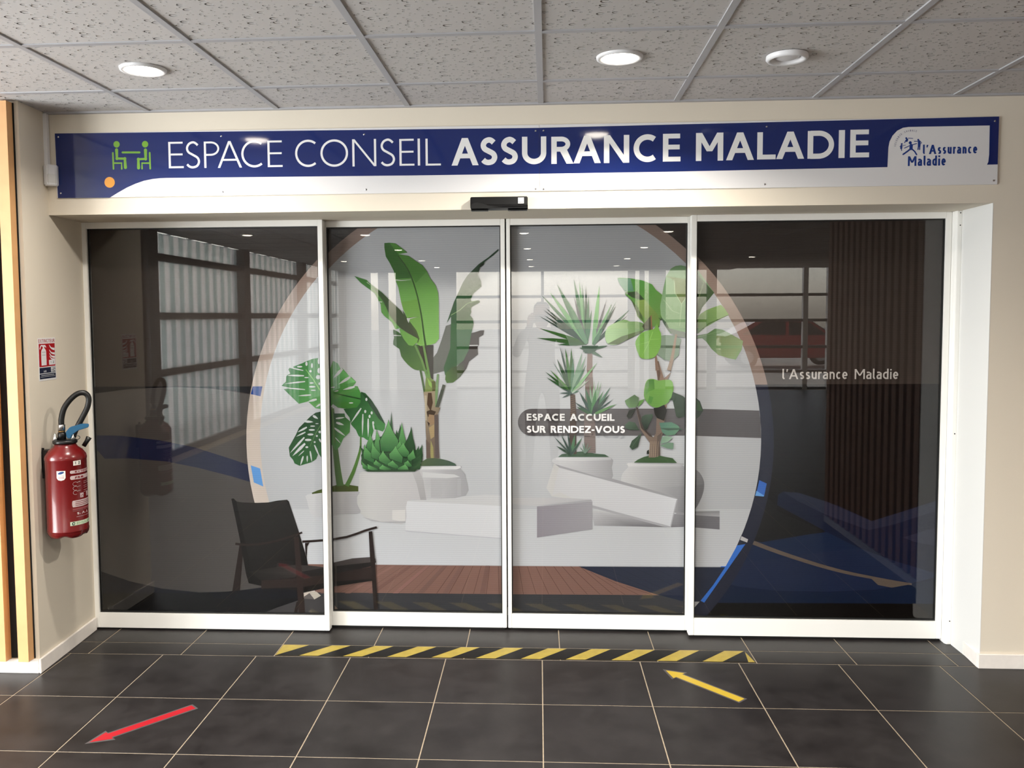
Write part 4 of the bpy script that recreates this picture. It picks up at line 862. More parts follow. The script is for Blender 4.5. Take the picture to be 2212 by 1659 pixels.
 [[150,132,114],[],[6710,8920,15,442,21,340,-20,2,-21,-341,-15,-442]],
 [[150,132,114],[],[6828,8920,14,443,21,339,-20,2,-21,-340,-14,-443]],
 [[122,100,88],[],[6658,13757,183,-1,271,-874,330,302,-70,571,166,-1,-96,-604,-196,-403,8,-1349,-467,0,26,1350]],
 [[84,66,58],[],[6748,13757,93,-1,96,-605,-58,-370,-83,34]],
 [[71,124,57],[87,121,59,5670,17676,6340,16005],[4773,17884,99,49,565,-39,563,-104,498,-204,200,-284,299,-235,332,-235,-126,-999,-298,2,-32,-334,-597,-30,-267,302,-233,236,-135,501,-201,335,-283,269,83,133,-234,268]],
 [[113,144,129],[74,114,91,4839,17850,5538,17345],[4773,17884,664,-6,168,-634,-432,4,-266,335]],
 [[46,65,41],[],[5157,17181,581,62,266,-268,867,-1073,299,-135,-265,68,-566,471,-467,536,-366,103]],
 [[111,134,67],[90,114,55,6005,16675,6672,15903],[5739,16777,398,63,700,-838,1,-167,-497,-64,-399,303]],
 [[62,82,43],[],[5440,16879,301,-369,267,-469,68,-268,-267,235,-201,503]],
 [[107,138,100],[124,150,116,7322,17829,7996,15828],[7648,18488,263,31,264,-68,175,-67,0,-3225,-18,0,-331,69,-562,-98,-234,302,-269,636,-35,434,160,930,128,564,229,362]],
 [[101,115,73],[],[7189,17996,398,-236,70,-664,301,-501,228,364,-6,862]],
 [[151,169,134],[],[7567,17726,40,-569,336,-564,-90,-1096,27,-3,93,1103,-332,571,-34,560]],
 [[161,175,144],[],[8176,16965,-228,-364,20,-13,228,364]],
 [[152,171,140],[],[7055,16827,435,-571,368,-138,8,22,-361,134,-432,567]],
 [[62,81,64],[],[6870,16035,333,-335,269,-570,-267,302]],
 [[149,178,133],[87,118,68,4413,15179,6010,15506],[4679,15680,220,102,212,63,154,-40,146,-62,179,1,187,-3,199,-60,167,-76,87,-61,13,-73,-72,-104,-159,-129,-293,-170,-305,-162,-187,-96,-146,-71,-131,-76,-135,-57,-188,-23,-179,8,-118,35,-83,84,-64,167,-20,203,46,211,103,190,166,115]],
 [[83,99,66],[],[4281,14625,733,383,997,297,1,-101,-664,-331,-533,-273]],
 [[58,62,44],[],[6010,15506,462,565,71,-769,-399,2]],
 [[124,92,66],[],[6430,16037,36,-719,53,2,-36,719]],
 [[113,129,113],[],[6843,15000,331,65,431,-36,349,-169,-80,-367,-30,-435,-330,-301,-399,68,-333,270,130,402]],
 [[83,97,82],[],[6912,14547,961,-4,1,-134,-961,4]],
 [[116,122,112],[],[7205,15432,796,-204,166,-68,1,-234,-331,35,-232,68,-167,168]],
 [[138,120,106],[],[7655,15104,-112,-598,-143,-731,-145,-456,192,-57,115,476,112,744,79,605]],
 [[118,96,84],[],[6639,14090,55,-810,184,23,-153,798]],
 [[98,146,60],[108,152,68,6012,15171,6682,13995],[6740,15635,70,-138,64,-197,52,-88,33,-113,2,-265,-16,-270,-21,-130,-44,-105,-82,-173,-116,-161,-157,-90,-174,-44,-177,-1,-156,36,-94,53,-74,116,-99,262,-69,276,7,148,58,120,97,158,135,142,180,81,185,51,147,25,118,41,74,158]],
 [[143,186,95],[],[6532,15239,-193,-569,-326,-637,8,-5,333,635,200,568]],
 [[143,186,95],[],[6413,14826,464,36,0,7,-465,-27]],
 [[143,186,95],[],[6377,14742,-596,-170,2,-7,599,161]],
 [[108,152,77],[94,138,65,7380,12578,6452,11668],[6313,12833,125,35,141,-2,119,-44,148,-41,254,29,245,21,129,-50,71,-102,36,-172,0,-199,-36,-191,-62,-179,-67,-146,-97,-124,-158,-115,-174,-88,-152,-47,-148,-3,-154,54,-147,98,-134,143,-101,161,-36,144,1,160,22,225,43,214,53,135]],
 [[62,107,47],[88,136,59,6447,12816,6283,12074],[6330,12816,283,16,36,-489,-266,-101,-199,-236,-3,574]],
 [[74,124,54],[],[6384,12006,200,-68,-98,-337,-167,67]],
 [[47,61,46],[],[7548,12207,500,-202,200,-169,102,24,0,-905,-95,37,-399,-101,-133,101,-172,811,-200,-34,132,169]],
 [[72,94,65],[99,128,88,5783,12007,5317,11567],[5649,12074,218,-152,-15,-321,-133,-169,-335,-34,-134,169,-85,203]],
 [[87,127,65],[],[5884,11770,267,84,-99,-186,-233,-236]],
 [[40,44,36],[],[5719,11398,-334,-119,-133,-288,101,-136,167,102]],
 [[34,34,30],[],[6604,11398,250,34,282,135,135,-305,-81,-270,-66,-237,-334,135,-135,203]],
 [[64,83,67],[30,40,32,6522,11059,6124,10381],[6188,11059,367,34,18,-135,-215,-441,-66,-170,-134,-68,-169,441,32,238]],
 [[72,91,75],[48,65,49,5320,10686,5723,10313],[5186,10550,200,170,302,-68,203,-373,-503,16,-185,85]],
 [[40,61,42],[],[6008,10126,-82,-289,-99,-408,-268,-154,-151,153,116,306]],
 [[76,98,74],[],[5981,10117,-493,-754,8,-6,507,745]],
 [[78,112,100],[87,122,98,7058,10653,7729,10112],[6891,10653,601,34,334,-168,101,-170,-265,-305,-400,-35,-234,170]],
 [[62,83,71],[],[6893,10382,1034,1,167,-67,-766,-52]],
 [[113,140,121],[133,158,138,7063,9873,7464,9840],[6964,9567,65,374,233,68,301,-101,-199,-204]],
 [[101,128,108],[],[6931,9499,400,154,274,-16,-11,-323,-328,50]],
 [[34,40,32],[],[6264,9072,16,154,100,68,2,-221]]],
[[[17,15,16],[],[8450,800,0,11823,11900,19,0,-11842]],
 [[18,24,45],[],[10858,3905,274,781,3836,613,-95,95,-2262,1237,39,530,232,146,608,-45,2012,-613,1708,-780,1537,514,1603,556,0,-6139,-11835,0,-21,2593]],
 [[33,37,56],[],[12882,7307,748,-44,1404,-448,2176,-946,3140,1026,0,-484,-2049,-702,-1243,-297,-2012,730,-1410,688]],
 [[34,37,57],[],[18731,5065,1619,531,0,-962,-1107,219]],
 [[27,36,62],[],[10860,3759,1882,213,2103,311,1766,234,1730,-634,2009,-604,0,-184,-1288,-363,-1618,-309,-2331,-126,-2348,21,-1890,173,-1902,418]],
 [[17,28,50],[],[10875,2491,1890,-173,2349,-45,2331,125,2905,578,0,-1217,-11604,-78,132,1227]],
 [[22,34,61],[],[11320,4784,2156,309,1585,206,1550,-782,-1766,-234,-2573,-364,-1412,-160,-286,241]],
 [[11,9,8],[],[8515,800,-7,853,11842,105,0,-958]],
 [[92,80,72],[],[11093,4780,408,-157,588,-226,619,-225,628,-211,658,-210,605,-183,516,-145,463,-118,436,-102,410,-85,383,-69,381,-66,402,-70,401,-68,365,-58,336,-47,298,-39,205,-25,11,96,-204,31,-297,45,-333,54,-363,64,-400,74,-400,76,-380,73,-379,75,-405,90,-431,108,-458,123,-511,150,-601,189,-654,215,-622,216,-613,230,-583,231,-405,163]],
 [[92,80,72],[],[17199,3025,979,-158,1000,-143,-947,-181,-652,123]],
 [[22,21,22],[],[11996,7061,615,-430,4,-289,2352,-1019,-3082,-558,-708,115,410,1165]],
 [[134,115,107],[],[12411,9617,-18,693,-55,690,-90,687,-126,681,-162,674,-197,664,-231,653,-265,640,-298,625,-331,609,-362,591,-392,570,-422,550,-450,527,-477,502,-85,81,0,-18254,593,0,419,490,422,550,392,571,362,590,331,609,298,625,265,640,231,653,197,665,162,673,126,681,90,687,55,691]],
 [[171,172,177],[],[11792,9773,-18,658,-51,656,-86,652,-120,647,-154,639,-186,631,-220,620,-252,608,-283,594,-314,578,-344,561,-372,542,-401,522,-427,500,-114,120,0,-17056,114,120,427,500,401,522,372,542,344,561,314,578,283,594,252,608,220,620,186,631,154,639,120,647,86,653,51,655]],
 [[34,36,51],[],[12411,9617,-18,693,-55,690,-90,687,-126,681,-60,249,-3612,0,0,-12437,85,81,477,503,450,526,422,550,392,571,362,590,331,609,298,625,265,640,231,653,197,665,162,673,126,681,90,687,55,691]],
 [[171,172,177],[],[11792,9773,-18,658,-51,656,-86,652,-120,647,-154,639,-186,631,-220,620,-252,608,-283,594,-314,578,-344,561,-372,542,-401,522,-427,500,-114,120,0,-17056,114,120,427,500,401,522,372,542,344,561,314,578,283,594,252,608,220,620,186,631,154,639,120,647,86,653,51,655]],
 [[52,98,180],[],[11728,7878,362,-167,-118,-626,-422,22,67,241]],
 [[96,150,215],[],[11594,7348,378,-239,-23,-48,-413,36]],
 [[180,177,180],[],[10892,5062,323,-157,-46,-161,-345,133]],
 [[52,104,190],[],[10631,4589,452,69,-1990,-2984,-350,159]],
 [[180,181,186],[186,187,194,-656,6347,-670,3457],[8450,6407,2883,19,-299,-951,-420,-1013,-483,-929,-1681,-8]],
 [[37,42,59],[],[8450,3476,1655,9,-586,-919,-650,-848,-419,-5]],
 [[23,32,53],[],[8450,2022,146,0,4,-449,-150,41]],
 [[180,179,184],[106,104,110,5606,6376,5802,5516],[8450,6170,1358,-117,6,-663,-1364,101]],
 [[124,123,127],[157,156,161,7903,6313,7904,6040],[8450,6292,1355,34,3,-292,-1358,77]],
 [[184,183,187],[113,112,117,5791,8095,8849,7021],[8450,8453,198,-74,143,-123,106,-149,77,-153,48,-150,18,-153,-5,-163,-28,-176,-51,-184,-68,-185,-83,-195,-100,-195,-117,-157,-135,-101,-3,-1]],
 [[157,156,161],[110,109,114,6751,7321,8585,6708],[8450,7603,546,40,-71,-622,-337,-625,-138,-54]],
 [[84,80,82],[],[8450,11434,3232,-96,62,-470,39,-894,-3333,112]],
 [[107,138,100],[124,150,116,7227,17803,7890,15833],[8450,18270,233,-89,753,-1049,-576,-715,-222,-589,-60,-656,-128,1]],
 [[64,83,55],[],[8553,18183,360,-460,523,-591,-576,-715,-222,-589,-95,-327]],
 [[121,138,95],[],[8934,17695,-347,-1076,24,-8,347,1075]],
 [[121,138,95],[],[8612,18046,294,-394,16,12,-295,394]],
 [[126,155,95],[79,110,65,9671,16281,8675,15303],[9766,16542,163,-165,230,-328,-644,-324,-452,-260,-387,-326,-130,0,-4,559,224,392,290,195,322,128]],
 [[68,86,54],[],[8690,15187,510,426,964,424,-11,24,-971,-417,-521,-422]],
 [[79,108,68],[142,164,126,9197,15005,10697,14177],[9485,15381,357,-51,326,-166,684,-397,-60,-426,-286,-492,-325,67,-521,166,-327,297,-263,363,-197,166,-325,-32,-1,165,584,96]],
 [[112,138,100],[],[8617,14942,582,150,646,199,-4,12,-648,-189,-584,-140]],
 [[47,61,46],[],[8450,11974,112,26,231,-199,167,-465,-193,-299,-196,-133,-121,47]],
 [[51,82,44],[],[8563,11934,198,-199,134,-399,-327,0]]]]
def decode(recs):
    out = []
    for c, g, n in recs:
        pts = []; x = z = 0
        for i in range(0, len(n), 2): x += n[i]; z += n[i + 1]; pts.append((x * 1e-4, z * 1e-4))
        out.append((lin(c), (lin(g[:3]), [v * 1e-4 for v in g[3:]]) if g else None, pts))
    return out
def film(name, yback, rect, shapes, extra, parent):
    """one sheet per panel: inks lie on one another, each a few hundredths of a millimetre thick"""
    me = bpy.data.meshes.new(name); v = []; f = []; cols = []
    x0, x1, z0, z1 = rect
    allsh = [(lin((54, 47, 44)), None, R4(x0, x1, z0, z1))] + shapes + extra
    for k, (c0, g, pts) in enumerate(allsh):
        y = yback - k * .00003
        if sum(pts[i - 1][0] * pts[i][1] - pts[i][0] * pts[i - 1][1] for i in range(len(pts))) < 0: pts = pts[::-1]
        o = len(v); v += [(x, y, z) for x, z in pts]; f.append(tuple(range(o, o + len(pts))))
        for x, z in pts:
            if g:
                ax, az, bx, bz = g[1]; L = (bx - ax) ** 2 + (bz - az) ** 2; t = max(0, min(1, ((x - ax) * (bx - ax) + (z - az) * (bz - az)) / L))
                cols.append(tuple(a + (b - a) * t for a, b in zip(c0, g[0])))
            else: cols.append(c0)
    me.from_pydata(v, [], f); me.materials.append(print_m)
    at = me.attributes.new('ink', 'FLOAT_COLOR', 'POINT'); at.data.foreach_set('color', [q for c in cols for q in (*c, 1)])
    return link(name, me, parent)
W_T = lin((214, 212, 213)); W_T2 = lin((196, 188, 184))
tx3 = [(W_T, None, p) for p in text('ESPACE ACCUEIL', 0.0229, 0.4648, 1.0757, 0.0355, 0.0084, gap=.09) + text('SUR RENDEZ-VOUS', 0.0227, 0.5163, 1.0152, 0.0356, 0.0084, gap=.09)]
tx4 = [(W_T2, None, p) for p in text("l'Assurance Maladie", 1.2773, 1.8274, 1.2889, 0.0483, 0.0072, gap=.14)]
#          name, label, front y, panel x0,x1, glass x0,x1,z0,z1, z top, bottom z, extra ink
DOORS = [('door_1', 'fixed left glass panel printed with the armchair', .310, -2.214, -.984, -2.190, -1.009, .085, 2.057, LZ - .001, .008, []),
         ('door_2', 'left sliding glass door printed with the banana plant', .375, -1.03, -.0820, -.984, -.104, .083, 2.057, LZ - .001, .012, []),
         ('door_3', 'right sliding glass door printed with the yucca pot', .375, -.0750, .87, -.056, .820, .085, 2.057, LZ - .001, .012, tx3),
         ('door_4', 'fixed right glass panel printed with dark blue waves', .310, .826, 2.052, .852, 2.026, .098, 2.057, LZ - .001, .012, tx4)]
for k, (nm, lb, y0, px0, px1, gx0, gx1, gz0, gz1, zt, zb, ext) in enumerate(DOORS):
    d = struct(empty(nm, (0, 0, 0)), lb)
    y1 = y0 + .045
    box('stile', white_metal, d, px0, gx0, y0, y1, zb, zt, bevel=.0015)
    box('stile', white_metal, d, gx1, px1, y0, y1, zb, zt, bevel=.0015)
    box('top_rail', white_metal, d, gx0 + .0002, gx1 - .0002, y0 + .0006, y1 - .001, gz1, zt, bevel=.001)
    br = box('bottom_rail', white_metal, d, gx0 + .0002, gx1 - .0002, y0 + .0006, y1 - .001, zb, gz0, bevel=.001)
    box('brush_seal', gasket, d, px0 + .01, px1 - .01, y0 + .012, y1 - .005, .0005, zb - .0005)
    gk = MB(); t = .005
    for a in ((gx0, gx0 + t, gz0, gz1), (gx1 - t, gx1, gz0, gz1), (gx0 + t, gx1 - t, gz0, gz0 + t * 1.4), (gx0 + t, gx1 - t, gz1 - t, gz1)): gk.box(a[0], a[1], y0 + .012, y0 + .024, a[2], a[3])
    gk.build('rubber_gasket', gasket, d)
    box('glass_pane', glass_m, d, gx0 + .001, gx1 - .001, y0 + .0165, y0 + .0215, gz0 + .001, gz1 - .001)
    film('printed_film', y0 + .034, (gx0 + .001, gx1 - .001, gz0 + .001, gz1 - .001), [s for s in decode(PRINT[k])], ext, d)
    box('film_backing', dark_gap, d, gx0 + .0005, gx1 - .0005, y0 + .0345, y0 + .040, gz0 + .0005, gz1 - .0005)
jb = struct(empty('trim_2'), 'white door jamb post at the right end')
MB().prism([(2.053, .285), (2.060, .272), (2.098, .272), (2.0985, .36), (2.053, .36)], 'z', 0, LZ - .001).build('jamb_profile', white_metal, jb, .0015)
for z in (2.078, 2.02, 1.03, .115): MB().lathe([(.003, 0), (.003, .0015)], n=10).build('screw_cap', gasket, jb).matrix_local = Matrix.Translation((2.072, .2725, z)) @ Matrix.Rotation(math.radians(90), 4, 'X')

# ---- rest of the hall behind the viewer, seen in the glass
wrs = struct(box('wall_right', paint, None, 2.32, 2.45, -2.1, .5, 0, H + .03), 'right side wall clad in vertical dark wood slats')
bt2 = MB().prism([(2.283, 0), (2.319, -.006), (2.319, .068), (2.283, .062)], 'z', .05, H - .01).mesh('slat', darkwood)
for k in range(19):
    o = link('slat', bt2, wrs); o.location = (0, -2.09 + k * .11, 0)
struct(box('baseboard_right_side', alu, None, 2.28, 2.3195, -2.1, -.013, 0, .048))
struct(box('wall_right_far', paint, None, XR, XR + .1, YB, -2.1, 0, H + .03), 'far right side wall of the hall')
struct(box('wall_right_return', paint, None, 2.451, XR, -2.1, -2.0, 0, H + .03), 'wall turning right behind the slatted wall')
ws = MB(); ws.box(XL - .1, XL, -4.5, -4.2, 0, H + .03); ws.box(XL - .1, XL, -.8, -.225, 0, H + .03)
struct(ws.build('wall_left_side', darkwood), 'dark wood piers on either side of the entrance glazing')
eg = struct(empty('window_3'), 'tall clear entrance glazing in the left side wall')
for a, b_ in ((-4.19, -3.07), (-3.05, -1.95), (-1.93, -.81)):
    box('pane', window_m, eg, XL - .05, XL - .044, a, b_, .05, H - .02)
for y in (-4.2, -3.06, -1.94, -.8): box('mullion', alu, eg, XL - .08, XL - .01, y - .025, y + .025, 0, H)
for z in (.03, H - .02): box('rail', alu, eg, XL - .08, XL - .01, -4.2, -.8, z - .025, z + .025)
# frosted side windows
sw = struct(empty('window_1'), 'striped frosted windows along the left side')
for k in range(4): box('post', alu, sw, XL - .08, XL + .1, -4.5 - 2.95 * k - .12, -4.5 - 2.95 * k + .12, 0, H)
for z in (.03, .98, 1.62, 2.28): box('transom', alu, sw, XL - .06, XL + .05, YB, -4.5, z - .04, z + .04)
for k in range(4):
    for z0, z1 in ((.07, .94), (1.02, 1.58), (1.66, 2.24), (2.32, H)):
        a, b_ = -4.5 - 2.95 * k - .13, max(-4.5 - 2.95 * (k + 1) + .13, YB)
        if a - b_ > .3: box('pane', frost_m, sw, XL - .01, XL - .004, b_, a, z0, z1)
# street front
fr = struct(empty('window_2'), 'street front of clear panes behind the viewer')
def wallseg(x0, x1): box('pier', paint_w, fr, x0, x1, YB - .12, YB, 0, H + .03)
wallseg(XL, -3.63); wallseg(-3.45, -3.24); wallseg(-3.06, -1.75); wallseg(1.95, 2.1); wallseg(2.2, 2.3); wallseg(2.4, 2.75); wallseg(3.6, 3.8); wallseg(5.6, 5.7); wallseg(6.1, XR)
for x0, x1 in ((-3.63, -3.45), (-3.24, -3.06), (-1.75, .12), (.12, 1.95), (2.1, 2.2), (2.3, 2.4), (2.75, 3.6), (3.8, 5.6), (5.7, 6.1)):
    box('pane', window_m, fr, x0 + .02, x1 - .02, YB - .06, YB - .054, .03, H)
    for z in (.02, .38, .90, 1.46, 2.0): 
        if x1 - x0 > .3: box('transom', alu, fr, x0, x1, YB - .09, YB - .02, z - .03, z + .03)
box('mullion', alu, fr, .09, .15, YB - .09, YB - .02, 0, H)
pav = tag(box('paving', concrete, None, -60, 60, -90, YB - .13, -.08, -.01), kind='structure')
pav['label'] = 'sunlit pale paving outside the street front'

# ================================================================== things
# ---- sign boards over the doors
YS = -.0065; SEAM = 0.0916
SIGN = {'L': -2.1479, 'R': 2.0921, 'B': 2.1662, 'ZB': (2.1664, 2.1683), 'ZT': (2.4626, 2.4603), 'blue_l': [-21481, 24626, -21444, 21664, -18974, 21647, -18558, 21883, -18142, 22100, -17728, 22272, -17320, 22401, -16908, 22475, -16537, 22506, -16244, 22512, -5065, 22455, 1226, 22445, 1231, 24475], 'blue_r': [602, 22444, 6588, 22445, 16208, 22499, 16231, 23352, 16275, 23606, 16395, 23856, 16592, 24069, 16839, 24193, 17089, 24224, 20527, 24225, 20538, 22977, 20510, 22652, 20458, 22537, 20913, 22541, 20916, 24603, 609, 24476], 'green': [([-18568, 23828, -18563, 23432, -18190, 23421, -18175, 23020], 146), ([-17202, 23796, -17207, 23393, -17553, 23384, -17556, 22992], 146), ([-18749, 23692, -18743, 22966], 78), ([-18734, 23225, -18354, 23219, -18353, 22960], 75), ([-17008, 23668, -17004, 22948], 78), ([-17023, 23198, -17383, 23203, -17391, 22954], 75), ([-18291, 23707, -17487, 23694], 89)], 'heads': [(-18560, 24080, 148), (-17212, 24062, 148)], 'dot': (-18950, 22350, 246), 'logo': [([17208, 23425, 17201, 23286], 139), ([17199, 23286, 17039, 23161, 16871, 23042], 69), ([17224, 23285, 17365, 23156, 17448, 23023], 59), ([17158, 23418, 16922, 23311], 37), ([17233, 23437, 17437, 23502], 37), ([17542, 23589, 17547, 23394], 112), ([17517, 23382, 17500, 23243], 48), ([17572, 23381, 17568, 23241], 48), ([17480, 23598, 17334, 23600], 32), ([17605, 23583, 17651, 23531, 17612, 23486], 27), ([17027, 23681, 17010, 23623], 96), ([17075, 23739, 17271, 23725], 27), ([16967, 23644, 16925, 23544], 37), ([16787, 23414, 16784, 23303], 85), ([16832, 23414, 16967, 23442], 21), ([16757, 23402, 16715, 23380], 21), ([16785, 23293, 16807, 23206], 32)], 'lheads': [(17163, 23540, 67), (17503, 23660, 43), (16988, 23740, 43), (16800, 23490, 40)], 'lt1': (1.7713, 2.0028, 2.3034, 0.0401, 0.0076), 'lt2': (1.7083, 1.8702, 2.2531, 0.0422, 0.008), 'arc': (1.7196, 2.3387, 0.0641, 0.008)}
def spts(n): return [(n[i] * 1e-4, n[i + 1] * 1e-4) for i in range(0, len(n), 2)]
LET = [('E', -16124, -15424, 22950, 24146, 100), ('S', -15325, -14632, 22927, 24159, 100), ('P', -14456, -13732, 22940, 24133, 100), ('A', -13825, -12692, 22932, 24140, 100), ('C', -12713, -11633, 22926, 24153, 100), ('E', -11491, -10800, 22931, 24125, 100), ('C', -10213, -9141, 22908, 24136, 100), ('O', -9043, -7769, 22899, 24130, 100), ('N', -7575, -6478, 22898, 24117, 100), ('S', -6300, -5603, 22881, 24124, 100), ('E', -5416, -4737, 22894, 24093, 100), ('I', -4582, -4475, 22893, 24097, 100), ('L', -4224, -3531, 22883, 24086, 100), ('A', -3047, -1821, 22865, 24086, 242), ('S', -1752, -958, 22859, 24104, 242), ('S', -826, -34, 22865, 24104, 242), ('U', 140, 1229, 22868, 24094, 242), ('R', 1455, 2445, 22869, 24072, 242), ('A', 2445, 3663, 22878, 24094, 242), ('N', 3803, 4928, 22872, 24097, 242), ('C', 5120, 6219, 22883, 24110, 242), ('E', 6416, 7196, 22893, 24113, 242), ('M', 7871, 9070, 22897, 24125, 242), ('A', 9198, 10417, 22907, 24116, 242), ('L', 10555, 11362, 22919, 24106, 242), ('A', 11387, 12604, 22923, 24113, 242), ('D', 12746, 13897, 22917, 24125, 242), ('I', 14089, 14352, 22928, 24140, 242), ('E', 14584, 15406, 22941, 24146, 242)]
letters = []
for ch, x0, x1, z0, z1, t in LET:
    letters.append([[(x0 * 1e-4 + a, z0 * 1e-4 + b) for a, b in p] for p in glyph(ch, (x1 - x0) * 1e-4, (z1 - z0) * 1e-4, t * 1e-4)])
ink = YS - .0003
screws = [(-21317, 24460), (-21295, 21883), (-13627, 24367), (-13629, 21840), (-7020, 24324), (-6974, 21851), (754, 24344), (1107, 24348), (746, 21776), (1100, 21757), (10954, 24343), (10906, 21831), (20737, 24410), (20753, 21848)]
for side, lb in ((True, 'left half of the blue sign with green seated figures and ESPACE CONSEIL'), (False, 'right half of the blue sign with MALADIE and the logo panel')):
    sb = tag(empty('sign_board', ((SIGN['L'] if side else SEAM), 0, SIGN['B'])), lb, 'sign', 'overhead sign boards'); ox, oz = sb.location.x, sb.location.z
    x0, x1 = (SIGN['L'], SEAM - .0006) if side else (SEAM + .0006, SIGN['R'])
    zb = lambda x: SIGN['ZB'][0] + (x - SIGN['L']) / (SIGN['R'] - SIGN['L']) * (SIGN['ZB'][1] - SIGN['ZB'][0])
    zt = lambda x: SIGN['ZT'][0] + (x - SIGN['L']) / (SIGN['R'] - SIGN['L']) * (SIGN['ZT'][1] - SIGN['ZT'][0])
    rel = lambda P: [[(a - ox, b - oz) for a, b in p] for p in P]
    pl = MB().prism([(x0 - ox, zb(x0) - oz), (x1 - ox, zb(x1) - oz), (x1 - ox, zt(x1) - oz), (x0 - ox, zt(x0) - oz)], 'y', YS, -.0012)
    pl.build('panel', sign_w, sb)
    blue = clipx(spts(SIGN['blue_l' if side else 'blue_r']), SEAM - .0006 if side else SEAM + .0006, side)
    flat('blue_field', rel([blue]), ink, sign_b, sb)
    for P in letters:
        q = [c for c in (clipx(p, SEAM, side) for p in P) if c]
        if q: flat('letter', rel(q), ink - .0003, sign_t, sb)
    if side:
        g = []
        for pts, w in SIGN['green']:
            P = spts(pts); w *= 1e-4; g += stroke(P, w)
            for q in P: g.append(disc(q[0], q[1], w / 2, 12))
        for c in SIGN['heads']: g.append(disc(c[0] * 1e-4, c[1] * 1e-4, c[2] * 1e-4))
        flat('seated_figures', rel(g), ink - .0003, green_p, sb)
        c = SIGN['dot']; flat('orange_dot', rel([disc(c[0] * 1e-4, c[1] * 1e-4, c[2] * 1e-4)]), ink - .0003, orange_p, sb)
    else:
        g = []
        for pts, w in SIGN['logo']:
            P = spts(pts); w *= 1e-4; g += stroke(P, w)
            for q in P: g.append(disc(q[0], q[1], w / 2, 8))
        for c in SIGN['lheads']: g.append(disc(c[0] * 1e-4, c[1] * 1e-4, c[2] * 1e-4, 12))
        flat('logo_figures', rel(g), ink, logo_b, sb)
        flat('logo_lettering', rel(text("l'Assurance", *SIGN['lt1'], gap=.17) + text('Maladie', *SIGN['lt2'], gap=.17)), ink, logo_b, sb)
        cx, cz, rr, hh = SIGN['arc']; g = []; s = 'SECURITE SOCIALE'
        for i, ch in enumerate(s):
            if ch == ' ': continue
            a = math.radians(178 - i * 7.1); w = hh * .55
            for p in glyph(ch, w, hh, hh * .2):
                g.append([(cx + math.cos(a) * (rr + v) + math.sin(a) * (u - w / 2), cz + math.sin(a) * (rr + v) - math.cos(a) * (u - w / 2)) for u, v in p])
        flat('arched_lettering', rel(g), ink, logo_g, sb)
    for x, z in screws:
        if (x * 1e-4 < SEAM) == side:
            o = MB().lathe([(.004, 0), (.004, .0012), (.002, .002)], n=12).build('screw', chrome, sb); o.matrix_local = Matrix.Translation((x * 1e-4 - ox, YS - .0004, z * 1e-4 - oz)) @ Matrix.Rotation(math.radians(90), 4, 'X')

# ---- door sensor
sn = tag(empty('door_sensor', (-.0895, 0, 2.083)), 'black door sensor bar centred under the sign', 'sensor')
MB().prism([(-.001, .0), (-.048, .006), (-.054, .018), (-.050, .056), (-.001, .056)], 'x', -.128, .129).build('housing', plastic_b, sn, .003)
wv = cat([(-.126, .019), (-.105, .030), (-.08, .028), (-.05, .018), (-.02, .013), (.03, .0105), (.128, .0105)])
mb = MB(); n = len(wv)
mb.add([(x, -.0560 - .0012, z) for x, z in wv] + [(x, -.0560, .004) for x, z in wv], [(n + i, n + i + 1, i + 1, i) for i in range(n - 1)])
mb.build('lower_lens', plastic_b, sn)
st = MB().prism([(-.0553, .024), (-.0560, .024), (-.0543, .050), (-.0536, .050)], 'x', .086, .112).build('sticker', plastic_w, sn)
flat('sticker_mark', [R4(.089 + k * .0042, .092 + k * .0042, .0275, .0315) for k in range(5)], -.0566, alu, st)
box('bottom_clip', plastic_b, sn, -.126, -.05, -.03, -.001, -.003, .0005); box('bottom_clip', plastic_b, sn, .04, .126, -.03, -.001, -.003, .0005)

# ---- motion detector and its cable trunking in the left corner
pir = tag(empty('motion_detector', (-2.172, -.012, 2.22), math.radians(38)), 'white motion detector in the corner beside the sign', 'motion detector')
MB().prism([(-.030, .012), (.030, .012), (.030, -.022), (.018, -.036), (-.018, -.036), (-.030, -.022)], 'z', 0, .095).build('housing', plastic_w, pir, .004)
MB().prism([(-.020, -.030), (.020, -.030), (.016, -.0385), (-.016, -.0385)], 'z', .012, .052).build('lens', paint_w, pir, .002)
ct = tag(box('cable_trunking', plastic_w, None, -2.1945, -2.176, -.024, -.004, 2.316, H - .002, bevel=.001), 'thin white cable trunking rising from the motion detector', 'trunking')

# ---- fire extinguisher sign on the return wall
wall_dir = Vector((-.0125, .236, 0)).normalized(); wall_n = Vector((wall_dir.y, -wall_dir.x, 0))
es = tag(empty('extinguisher_sign', (-2.1885, -.140, 1.322), math.atan2(wall_dir.y, wall_dir.x)), 'red and white EXTINCTEUR sign above the extinguisher', 'sign')
SW, SH = .150, .196
box('plate', plastic_w, es, 0, SW, -.002, -.0004, 0, SH)
red_p = mat('sign_red', (176, 24, 34), 0.3); navy_p = mat('sign_navy', (26, 34, 60), 0.3); ink_k = mat('ink_black', (30, 28, 30), .5)
flat('red_field', [R4(.005, SW - .005, .064, .170)], -.0023, red_p, es)
flat('navy_band', [R4(.005, SW - .005, .034, .060)], -.0023, navy_p, es); flat('navy_band', [R4(.005, SW - .005, .008, .031)], -.0023, navy_p, es)
flat('title_lettering', text('EXTINCTEUR', .004, SW - .004, .175, .016, .0026, .2), -.0023, red_p, es)
bt_ = arc(.045, .128, .022, .022, 0, 180, 12)
pic = [[(.023, .070), (.067, .070), (.067, .128)] + bt_[1:-1] + [(.023, .128)], R4(.038, .052, .148, .158), R4(.034, .060, .156, .164)] + stroke(cat([(.034, .162), (.022, .160), (.013, .146)]), .006) + stroke([(.060, .160), (.066, .152)], .006)
